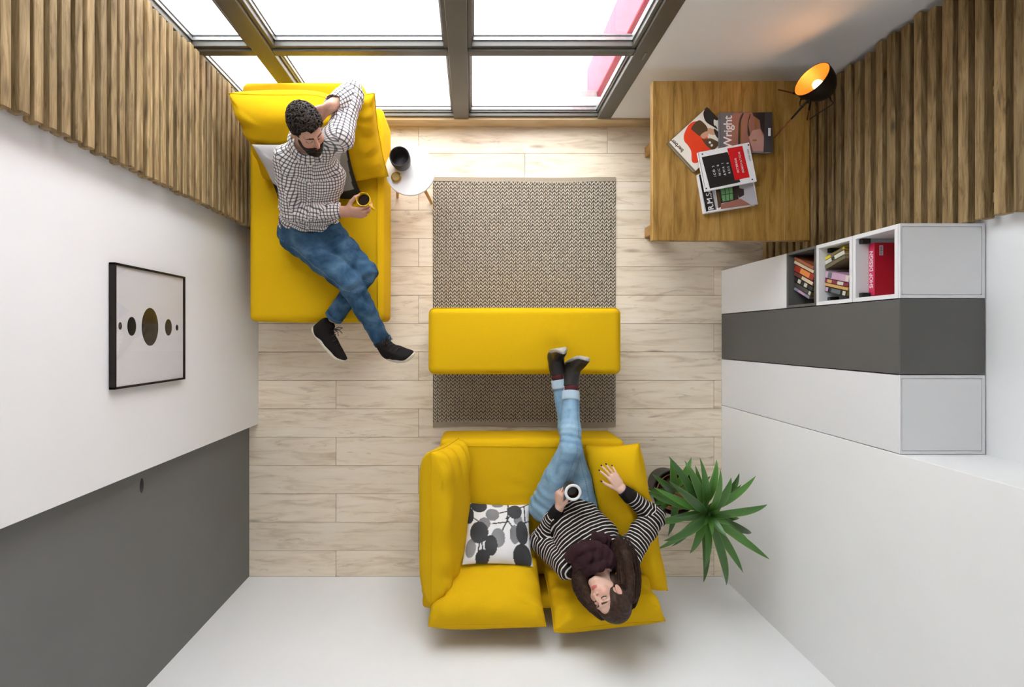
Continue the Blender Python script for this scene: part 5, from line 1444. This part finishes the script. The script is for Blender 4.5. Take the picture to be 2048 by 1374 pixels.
# belt glimpse
# --- shoes
def make_shoe(name, parent, heel, d, n_sole, up_mat, sole_mat, L=0.285, ankle=None, boot=False, laces=True):
    """d: heel to toe, n_sole: out of the sole"""
    d = unit(d); u = -np.asarray(n_sole, float); u = unit(u - d * (d @ u)); s = np.cross(u, d)
    R_ = np.stack([d, s, u], 1); o_ = np.asarray(heel, float)
    tl = lambda P: (P - o_) @ R_
    W = 0.048 * (L / 0.285)
    def half(x):   # half width of the foot print along its length (0..L)
        t = np.clip(x / L, 0, 1); return W * (0.72 + 0.28 * np.sin(np.clip((t - 0.15) / 0.85, 0, 1) * math.pi) ** 1.0) * np.sqrt(np.clip(1 - np.abs(t * 2 - 1) ** 5, 0, 1))
    def sole(P):
        q = tl(P); x, y, z = q[:, 0], q[:, 1], q[:, 2]
        lift = 0.022 * np.clip((x / L - 0.72) / 0.28, 0, 1.3) ** 2 + 0.008 * np.clip((0.12 - x / L) / 0.12, 0, 1.3) ** 2
        foot = np.abs(y) - half(x); foot = np.maximum(foot, np.maximum(-x, x - L))
        th = 0.030 - 0.012 * np.clip(x / L * 1.4, 0, 1) if not boot else 0.022
        return smax(foot * 0.8, np.maximum(-(z - lift), (z - lift) - th), 0.006)
    def upper(P):
        q = tl(P); x, y, z = q[:, 0], q[:, 1], q[:, 2]; qq = q
        lift = 0.022 * np.clip((x / L - 0.72) / 0.28, 0, 1.3) ** 2
        hgt = 0.105 - 0.062 * np.clip((x / L - 0.22) / 0.6, 0, 1) ** 0.8
        foot = np.abs(y) - half(x) * 0.93 * (1 - 0.45 * np.clip((z - 0.02) / 0.09, 0, 1) ** 1.5); foot = np.maximum(foot, np.maximum(-(x - 0.004 - 0.05 * np.clip(z - 0.05, 0, 1)), x - L + 0.006))
        dd = smax(foot * 0.8, np.maximum(-(z - lift - 0.012), z - hgt), 0.016)
        col_ = cap(qq, (0.065, 0, 0.05), (0.052, 0, 0.118 if not boot else 0.145), 0.047, 0.040 if not boot else 0.045)
        dd = smin(dd, col_, 0.02)
        dd = dd - 0.0015 * snoise(P, 90, 71)
        return smax(dd, z - (0.118 if not boot else 0.148), 0.004)
    cs = np.array([o_ + R_ @ np.array(p) for p in ((0, -0.06, -0.01), (0, 0.06, -0.01), (L, -0.06, -0.01), (L, 0.06, -0.01), (0, -0.06, 0.2), (0, 0.06, 0.2), (L, -0.06, 0.1), (L, 0.06, 0.1))])
    lo_, hi_ = cs.min(0) - 0.01, cs.max(0) + 0.01
    sh_ = sdf_part(name, upper, lo_, hi_, 0.004, up_mat, parent)
    sdf_part('sole', sole, lo_, hi_, 0.004, sole_mat, sh_)
    if laces:
        to = lambda p: o_ + R_ @ np.array(p)
        for i in range(4):
            x = 0.095 + i * 0.026; z = 0.108 - i * 0.013
            MB().tube([to((x, -0.024, z - 0.012)), to((x + 0.006, 0, z + 0.004)), to((x, 0.024, z - 0.012))], 0.0022, 6).build('lace', M['black'], sh_, smooth=True)
        for sg in (-1, 1):
            MB().tube([to((0.098, 0, 0.112)), to((0.105, sg * 0.018, 0.135)), to((0.122, sg * 0.036, 0.140)), to((0.118, sg * 0.034, 0.122)), to((0.100, sg * 0.006, 0.112))], 0.0022, 6).build('lace', M['black'], sh_, smooth=True)
            MB().tube([to((0.098, 0, 0.112)), to((0.125, sg * 0.012, 0.128)), to((0.145, sg * 0.024, 0.120))], 0.0022, 6).build('lace', M['black'], sh_, smooth=True)
    return sh_
# foot hanging over the end of the sofa, sole facing the slat wall side
hl = px(622, 656, 0.43)
make_shoe('shoe', man, hl, px(676, 716, 0.41) - hl, (-0.72, -0.52, -0.35), M['shoeblack'], M['sole'], 0.285)
hr_ = px(772, 713, 0.405)
make_shoe('shoe', man, hr_, V3(0.62, -0.02, 0.62), (0.42, -0.72, -0.40), M['shoeblack'], M['sole'], 0.285)

# his coffee mug
def mug(name, label, c, z0, z1, r0, r1, mat, inner, handle=None, rim=None):
    root = thing(name, label, 'mug', (c[0], c[1], z0)); h_ = z1 - z0
    MB().lathe([(0, z0), (r0 * 0.9, z0), (r0, z0 + 0.004), (r1, z1 - 0.002), (r1 - 0.001, z1), (r1 - 0.0035, z1 - 0.001), (r0 - 0.004, z0 + 0.008), (0, z0 + 0.007)], 40, (c[0], c[1], 0)).build('mug_body', mat, root, auto=50)
    MB().lathe([(0, z1 - h_ * 0.30), (r1 - 0.0055, z1 - h_ * 0.30), (r1 - 0.0055, z1 - h_ * 0.29), (0, z1 - h_ * 0.29)], 36, (c[0], c[1], 0)).build('coffee', M['coffee'], root)
    if handle:
        d = unit(V3(*handle, 0)); cc = V3(c[0], c[1], 0)
        pts = [cc + d * (r1 - 0.004 + 0.030 * math.sin(t)) + V3(0, 0, (z0 + z1) / 2 + math.cos(t) * h_ * 0.32) for t in np.linspace(0, math.pi, 12)]
        MB().tube(pts, 0.0055, 8).build('handle', mat, root, smooth=True)
    if rim:
        MB().lathe([(r1 - 0.013, z1 - 0.002), (r1 - 0.013, z1 + 0.002), (r1 - 0.002, z1 + 0.003), (r1 + 0.001, z1), (r1, z1 - 0.003)], 40, (c[0], c[1], 0), cap=False).build('rim', rim, root, smooth=True)
    return root
M['yellowglaze'] = plain('yellow_glaze', lin(226, 180, 20), 0.25, var=0.03)
M['darkglaze'] = plain('dark_glaze', lin(52, 48, 38), 0.3, var=0.1)
mug('coffee_mug', "yellow coffee mug in the bearded person's hand", mcup, 0.703, 0.790, 0.030, 0.0365, M['yellowglaze'], None, (0.75, -0.66))

# ================================================================== the woman
wo = thing('person', 'long-haired person in a striped sweater and light jeans reclining on the two-seat sofa', 'person', (0.5, -0.97, 0.42))
wpel = px(1128, 1012, 0.535); wch = px(1178, 1088, 0.715); wnb = px(1208, 1128, 0.845)
wrs, wls = px(1255, 1108, 0.80), px(1133, 1132, 0.775)
wre, wrw = px(1306, 1034, 0.675), px(1245, 980, 0.690)
wle, wlw = px(1082, 1082, 0.575), px(1118, 1016, 0.655)
wsd = unit(wrs - wls)
whead = Head(px(1218, 1195, 0.955), (-0.80, 0.16, 0.58), (0.27, -0.72, 0.64), 0.87, False)
wcup = V3(*px(1146, 985, 0.79)[:2], 0)
wh_r = Hand(wrw, px(1209, 930, 0.668) - wrw, (-0.8, -0.5, 0), (0.05, 0.25, 1), 0.94, [(6, 14, 10), (4, 12, 10), (4, 12, 10), (6, 14, 10)], 7.0, (34, 4, 0), 8, True)
wh_l = Hand(wlw, (-0.02, 1.0, 0.22), (0.55, 0.0, 0.83), (-0.83, 0.0, 0.55), 0.94, [(30, 46, 34), (34, 48, 36), (38, 50, 36), (42, 52, 36)], 1.5, (30, 16, 6), 22, True)
hd_lo, hd_hi = whead.c - 0.24, whead.c + 0.24
v1, q1 = surfnet(whead.sdf, whead.c - 0.2, whead.c + 0.2, 0.0026); v1 = relax(v1, q1, 1, 0.3)
lo_, hi_ = bounds(wh_r.all + [wrw + (wre - wrw) * 0.35], 0.03); v2, q2 = surfnet(lambda P: wh_r.sdf(P, wrw + (wre - wrw) * 0.3, (0.026, 0.021)), lo_, hi_, 0.0022); v2 = relax(v2, q2, 1, 0.4)
lo_, hi_ = bounds(wh_l.all + [wlw + (wle - wlw) * 0.35], 0.03); v3, q3 = surfnet(lambda P: around(wh_l.sdf(P, wlw + (wle - wlw) * 0.3, (0.026, 0.022)), P, wcup, 0.695, 0.790, 0.034, 0.043), lo_, hi_, 0.0022); v3 = relax(v3, q3, 1, 0.4)
wlh, wrh = px(1090, 1014, 0.515), px(1164, 1012, 0.515)
wlk, wrk = px(1141, 898, 0.665), px(1145, 905, 0.55)
wla, wra = px(1142, 752, 0.535), px(1113, 728, 0.505)
def wo_core(P):
    d = fcap(P, wpel, wch, 0.10, 0.11, wsd, 0.62); d = smin(d, fcap(P, wch, wnb, 0.10, 0.06, wsd, 0.6), 0.05)
    for pts, r in (([wrs, wre, wrw], [0.038, 0.032, 0.022]), ([wls, wle, wlw], [0.038, 0.032, 0.022]), ([wlh, wlk, wla], [0.065, 0.045, 0.032]), ([wrh, wrk, wra], [0.065, 0.045, 0.032])): d = smin(d, chain(P, pts, r), 0.03)
    return d
lo_, hi_ = bounds([wpel, wch, wnb, wrs, wls, wre, wle, wlk, wrk, wla, wra], 0.12); v4, q4 = surfnet(wo_core, lo_, hi_, 0.011)
wbody = join_body([(v1, q1), (v2, q2), (v3, q3), (v4, q4)], wo, [whead.colour(SKIN_W, np.array(lin(196, 104, 96)[:3]), np.array(lin(70, 50, 42)[:3]), np.array(lin(226, 150, 134)[:3])), SKIN_W, SKIN_W, SKIN_W])
nailm = plain('dark_nail_varnish', lin(30, 18, 22), 0.2)
wh_r.nails(nailm, wbody); wh_l.nails(nailm, wbody)
# --- sweater
wtax = unit(wch - wpel); wdep = np.cross(wtax, wsd)
def wo_sweater(P):
    d = fcap(P, wpel, wch, 0.138, 0.160, wsd, 0.70)
    d = smin(d, fcap(P, wch, wnb, 0.155, 0.055, wsd, 0.64), 0.06)
    d = smin(d, cap(P, wls, wrs, 0.060, 0.060), 0.05)
    f1 = wrw + unit(wre - wrw) * 0.05; f2 = wlw + unit(wle - wlw) * 0.045
    a1 = smin(cap(P, wrs, wre, 0.066, 0.060), cut(cap(P, wre, f1, 0.060, 0.038), P, f1, wrw - wre), 0.015)
    a2 = smin(cap(P, wls, wle, 0.066, 0.060), cut(cap(P, wle, f2, 0.060, 0.038), P, f2, wlw - wle), 0.015)
    d = smin(d, a1, 0.022); d = smin(d, a2, 0.020)
    d = d - 0.005 * snoise(P, 42, 81) - 0.003 * snoise(P, 95, 82)
    for c_, k_ in ((wre, wre - wrs), (wle, wle - wls)): d = d - fold(P, c_, k_, 0.006, 150, 0.008, 83)
    d = d - fold(P, wpel + wtax * 0.07, wtax + 0.4 * wsd, 0.006, 110, 0.02, 84)
    return cut(d, P, wpel - wtax * 0.005, -wtax, 0.01)
lo_, hi_ = bounds([wpel, wch, wnb, wrs, wls, wre, wle, wrw, wlw], 0.17)
Lt = np.linalg.norm(wch - wpel)
wsegs = [(wpel, wch, wdep, 0.15, 0), (wch, wnb, wdep, 0.13, Lt), (wrs, wre, wdep, 0.055, 0.004), (wre, wrw, wdep, 0.045, 0.0), (wls, wle, wdep, 0.055, 0.0), (wle, wlw, wdep, 0.045, 0.0)]
w_sweater = sdf_part('striped_sweater', wo_sweater, lo_, hi_, 0.0055, M['stripe'], wo, segs=wsegs, rel=2)
W_CUFFS = []
for w_, e_ in ((wrw, wre), (wlw, wle)):
    n_ = unit(w_ - e_); c_ = w_ + (e_ - w_) / np.linalg.norm(e_ - w_) * 0.05
    cf_ = MB().lathe([(0.030, -0.012), (0.0405, -0.012), (0.0405, 0.004), (0.034, 0.045), (0.031, 0.048), (0.026, 0.047)], 32, c_, n_).build('cuff', M['cuffblack'], wo, smooth=True); W_CUFFS.append(cf_)
# bracelet
n_ = unit(wrw - wre); bt = [wrw + 0.001 * n_ + 0.0275 * (math.cos(t) * unit(np.cross(n_, [0, 0, 1])) + math.sin(t) * 0.85 * unit(np.cross(n_, np.cross(n_, [0, 0, 1])))) for t in np.linspace(0, 2 * math.pi, 30)]
MB().tube(bt, 0.002, 6, cap=False).build('bracelet', plain('purple_cord', lin(74, 58, 96), 0.5), wo, smooth=True)
# --- jeans
whc = (wlh + wrh) / 2
def wo_jeans(P):
    d = fcap(P, whc, wpel + wtax * 0.05, 0.150, 0.132, unit(wrh - wlh), 0.72)
    cl = wla - unit(wla - wlk) * 0.10; cr = wra - unit(wra - wrk) * 0.10
    dl = chain(P, [wlh, wlh + (wlk - wlh) * 0.5, wlk, wlk + (cl - wlk) * 0.35, cl], [0.092, 0.078, 0.060, 0.055, 0.044], 0.02)
    dr = chain(P, [wrh, wrh + (wrk - wrh) * 0.5, wrk, wrk + (cr - wrk) * 0.35, cr], [0.092, 0.078, 0.058, 0.052, 0.042], 0.02)
    d = cut(d, P, wpel + wtax * 0.045, wtax); dl = cut(dl, P, cl, wla - wlk); dr = cut(dr, P, cr, wra - wrk)
    d = smin(d, smin(dl, dr, 0.006), 0.03)
    d = d - 0.002 * snoise(P, 60, 91)
    d = d - fold(P, wlk + (wla - wlk) * 0.16, wla - wlk, 0.0045, 190, 0.006, 92) - fold(P, wlh, wlk - wlh, 0.005, 110, 0.02, 93) - fold(P, wrk + (wra - wrk) * 0.2, wra - wrk, 0.004, 190, 0.006, 94)
    return d
lo_, hi_ = bounds([wpel, wlh, wrh, wlk, wrk, wla, wra], 0.13)
wj = [(whc, wpel, wsd, 0.14, 0), (wlh, wlk, zz, 0.075, 0), (wlk, wla, zz, 0.05, 0.42), (wrh, wrk, zz, 0.075, 0), (wrk, wra, zz, 0.05, 0.4)]
w_jeans = sdf_part('jeans', wo_jeans, lo_, hi_, 0.0055, M['denimlight'], wo, segs=wj, rel=2)
for a_, k_ in ((wla, wlk), (wra, wrk)):
    n_ = unit(a_ - k_); c_ = a_ - n_ * 0.10
    MB().lathe([(0.043, -0.030), (0.0490, -0.030), (0.0495, -0.020), (0.0480, 0.018), (0.0465, 0.022), (0.040, 0.020)], 36, c_ - n_ * 0.012, n_).build('turned_up_cuff', M['denimcuff'], wo, smooth=True)
    MB().tube([c_, c_ + n_ * 0.06], [0.0385, 0.037], 28).build('sock', M['sock'], wo, smooth=True)
# --- boots: heels on the ottoman, soles towards the window
def boot(ankle, knee, toe_dir):
    n_ = unit(ankle - knee)              # down the shin, out of the sole
    d = np.asarray(toe_dir, float); d = unit(d - n_ * (d @ n_))
    heel = ankle + n_ * 0.085 - d * 0.058
    return make_shoe('boot', wo, heel, d, n_, M['leather'], M['solegrey'], 0.235, boot=True, laces=False)
boot(wla, wlk, (0.30, 0.05, 0.95)); boot(wra, wrk, (0.12, 0.10, 0.98))
# --- scarf
nk = whead.w((0, -0.03, -0.15)); nx_ = unit(whead.w((0, -0.02, -0.06)) - whead.w((0, -0.04, -0.17)))
ff = unit(whead.R[:, 1] - nx_ * (whead.R[:, 1] @ nx_)); rr_ = np.cross(ff, nx_)
loops = []
for k, (rad, h_, tilt, fwd, th_) in enumerate(((0.074, 0.004, 0.05, 0.006, 0.026), (0.090, -0.022, 0.35, 0.018, 0.030), (0.098, -0.040, 0.55, 0.034, 0.030))):
    pts = [nk + nx_ * (h_ - tilt * rad * (math.cos(t) + 0.2) * 0.6 + 0.006 * math.sin(3 * t + k)) + ff * (rad * math.cos(t) + fwd) + rr_ * rad * math.sin(t) * 0.98 for t in np.linspace(0, 2 * math.pi, 22)]
    loops.append((pts, [th_ * (0.9 + 0.25 * math.cos(t)) for t in np.linspace(0, 2 * math.pi, 22)]))
fr0 = px(1205, 1090, 0.84)
def wo_scarf(P):
    d = None
    for pts, rs in loops:
        e = chain(P, pts, rs, 0.004); d = e if d is None else smin(d, e, 0.006)
    d = smin(d, fcap(P, px(1196, 1120, 0.835), px(1203, 1082, 0.815), 0.07, 0.055, (1, 0.2, 0), 0.42), 0.012)
    return d - 0.003 * snoise(P, 110, 101) - 0.003 * np.sin(((P - nk.astype(np.float32)) @ ff.astype(np.float32)) * 190 + 3 * snoise(P, 30, 102))
lo_, hi_ = bounds([p for pts, _ in loops for p in pts] + [px(1203, 1070, 0.8)], 0.05)
sdf_part('scarf', wo_scarf, lo_, hi_, 0.0045, M['scarf'], wo)
# --- hair: cap over the skull and long lengths in front of both shoulders
Lpath = [whead.w((-0.070, -0.005, 0.075)), px(1188, 1206, 0.925), px(1168, 1180, 0.885), px(1162, 1152, 0.868), px(1170, 1118, 0.862)]
Rpath = [whead.w((0.062, -0.04, 0.06)), px(1256, 1188, 0.955), px(1258, 1150, 0.925), px(1252, 1112, 0.900), px(1238, 1075, 0.868)]
def wo_hair(P):
    q = whead.loc(P)
    d = whead.skull(q) - 0.013 - 0.0014 * np.sin(q[:, 0] * 420 + 2 * snoise(q, 30, 111))
    d = smin(d, ell(q, (0, -0.055, -0.045), (0.072, 0.055, 0.085)), 0.03)
    fc = ell(q, (0.0, 0.105, -0.030), (0.071, 0.094, 0.108))
    d = smax(d, -fc, 0.008)
    d = smax(d, -cap(q, (0.07, -0.002, -0.012), (0.11, 0.004, -0.012), 0.022, 0.024), 0.006)
    for pth, w0 in ((Lpath, 0.030), (Rpath, 0.034)):
        e = chain(P, pth, [0.020, w0, w0 * 1.05, w0, 0.016], 0.03) / whead.s
        d = smin(d, e, 0.02)
    neckcut = cap(q, (-0.01, 0.035, -0.05), (-0.01, 0.03, -0.14), 0.042, 0.03)
    return smax(d, -neckcut, 0.008) * whead.s
lo_, hi_ = bounds([whead.w((0, 0, 0.11)), whead.w((0, -0.11, 0))] + Lpath + Rpath, 0.09)
hair = sdf_part('hair', wo_hair, lo_, hi_, 0.0036, M['hairwoman'], wo)
hm = [hairmat('hair_strand_a', lin(36, 24, 20), lin(70, 48, 36)), hairmat('hair_strand_painted_highlight', lin(46, 31, 25), lin(86, 62, 47))]  # second tone a little lighter: soft highlights painted into the strands
r_ = np.random.default_rng(12)
strs = [MB(), MB()]
for pth, w0, ns in ((Lpath, 0.040, 150), (Rpath, 0.046, 170)):
    pth = np.array(pth)
    for k in range(ns):
        a = r_.uniform(0, 2 * math.pi); rad = w0 * math.sqrt(r_.uniform(0.45, 1.0))
        out = []
        t0, t1 = r_.uniform(0, 0.25), r_.uniform(0.86, 1.06)
        for t in np.linspace(t0, min(t1, 1.0), 11):
            x = t * (len(pth) - 1); i = min(int(x), len(pth) - 2); f_ = x - i
            i0, i3 = max(i - 1, 0), min(i + 2, len(pth) - 1)
            c_ = 0.5 * (2 * pth[i] + (pth[i + 1] - pth[i0]) * f_ + (2 * pth[i0] - 5 * pth[i] + 4 * pth[i + 1] - pth[i3]) * f_ ** 2 + (3 * pth[i] - pth[i0] - 3 * pth[i + 1] + pth[i3]) * f_ ** 3)
            tg = unit(pth[i + 1] - pth[i]); s1 = unit(np.cross(tg, [0, 0, 1])); s2 = np.cross(s1, tg)
            g_ = 0.62 + 0.5 * math.sin(math.pi * min(1, t * 0.9 + 0.05)) ** 0.7
            out.append(c_ + rad * g_ * (math.cos(a) * s1 * 1.15 + math.sin(a) * s2 * 0.85) + r_.normal(size=3) * 0.0006)
        strs[int(r_.uniform() < 0.3)].tube(out, list(np.linspace(0.0026, 0.0007, 11)), 5, cap=False)
for mb_, mt in zip(strs, hm):
    o_ = mb_.build('hair_lengths', mt, wo, smooth=True); o_['kind'] = 'stuff'
mug('coffee_mug', "white rimmed dark coffee cup in the striped sweater person's hand", wcup, 0.695, 0.79, 0.034, 0.043, M['darkglaze'], None, None, M['white'])

# ------------------------------------------------------------------ soft things give way under what presses on them
from mathutils.bvhtree import BVHTree
bpy.context.view_layer.update()
def verts_w(o):
    a = np.empty(len(o.data.vertices) * 3); o.data.vertices.foreach_get('co', a); return a.reshape(-1, 3) + wloc(o)
def give_way(soft, hards, direction, leave=0.004, blur=4):
    """vertices of the soft cushion that lie inside a harder thing move on along `direction` until only a slight contact is left"""
    d = Vector(unit(direction)); v = verts_w(soft); disp = np.zeros(len(v))
    for h in hards:
        hv = verts_w(h); t = BVHTree.FromPolygons([tuple(x) for x in hv], [tuple(p.vertices) for p in h.data.polygons])
        near = ((v > hv.min(0) - 0.002) & (v < hv.max(0) + 0.002)).all(1)
        for i in np.nonzero(near)[0]:
            loc, nor, _, dist = t.ray_cast(Vector(v[i]), d)
            if loc is not None and nor.dot(d) > 0: disp[i] = max(disp[i], dist - leave)
    e = np.empty(len(soft.data.edges) * 2, np.int32); soft.data.edges.foreach_get('vertices', e); e = e.reshape(-1, 2); e = np.concatenate([e, e[:, ::-1]])
    cnt = np.maximum(np.bincount(e[:, 0], minlength=len(v)), 1); hard_d = disp.copy()
    for _ in range(blur): disp = np.maximum(hard_d, np.bincount(e[:, 0], disp[e[:, 1]], len(v)) / cnt)
    v = v + np.array(d) * disp[:, None] - wloc(soft)
    soft.data.vertices.foreach_set('co', v.astype(np.float32).ravel()); soft.data.update()
for part in [AC_R] + list(AC_R.children): give_way(part, [w_sweater, W_CUFFS[0], w_jeans], (0.45, 0.08, -0.89))
for part in [BC_1] + list(BC_1.children): give_way(part, [TC_1], (0, 0.83, -0.56))
for part in [BC_2] + list(BC_2.children): give_way(part, [TC_2], (0, -0.86, -0.5))
for part in [AC_L] + list(AC_L.children): give_way(part, [TC_2], (-0.93, 0, -0.36))
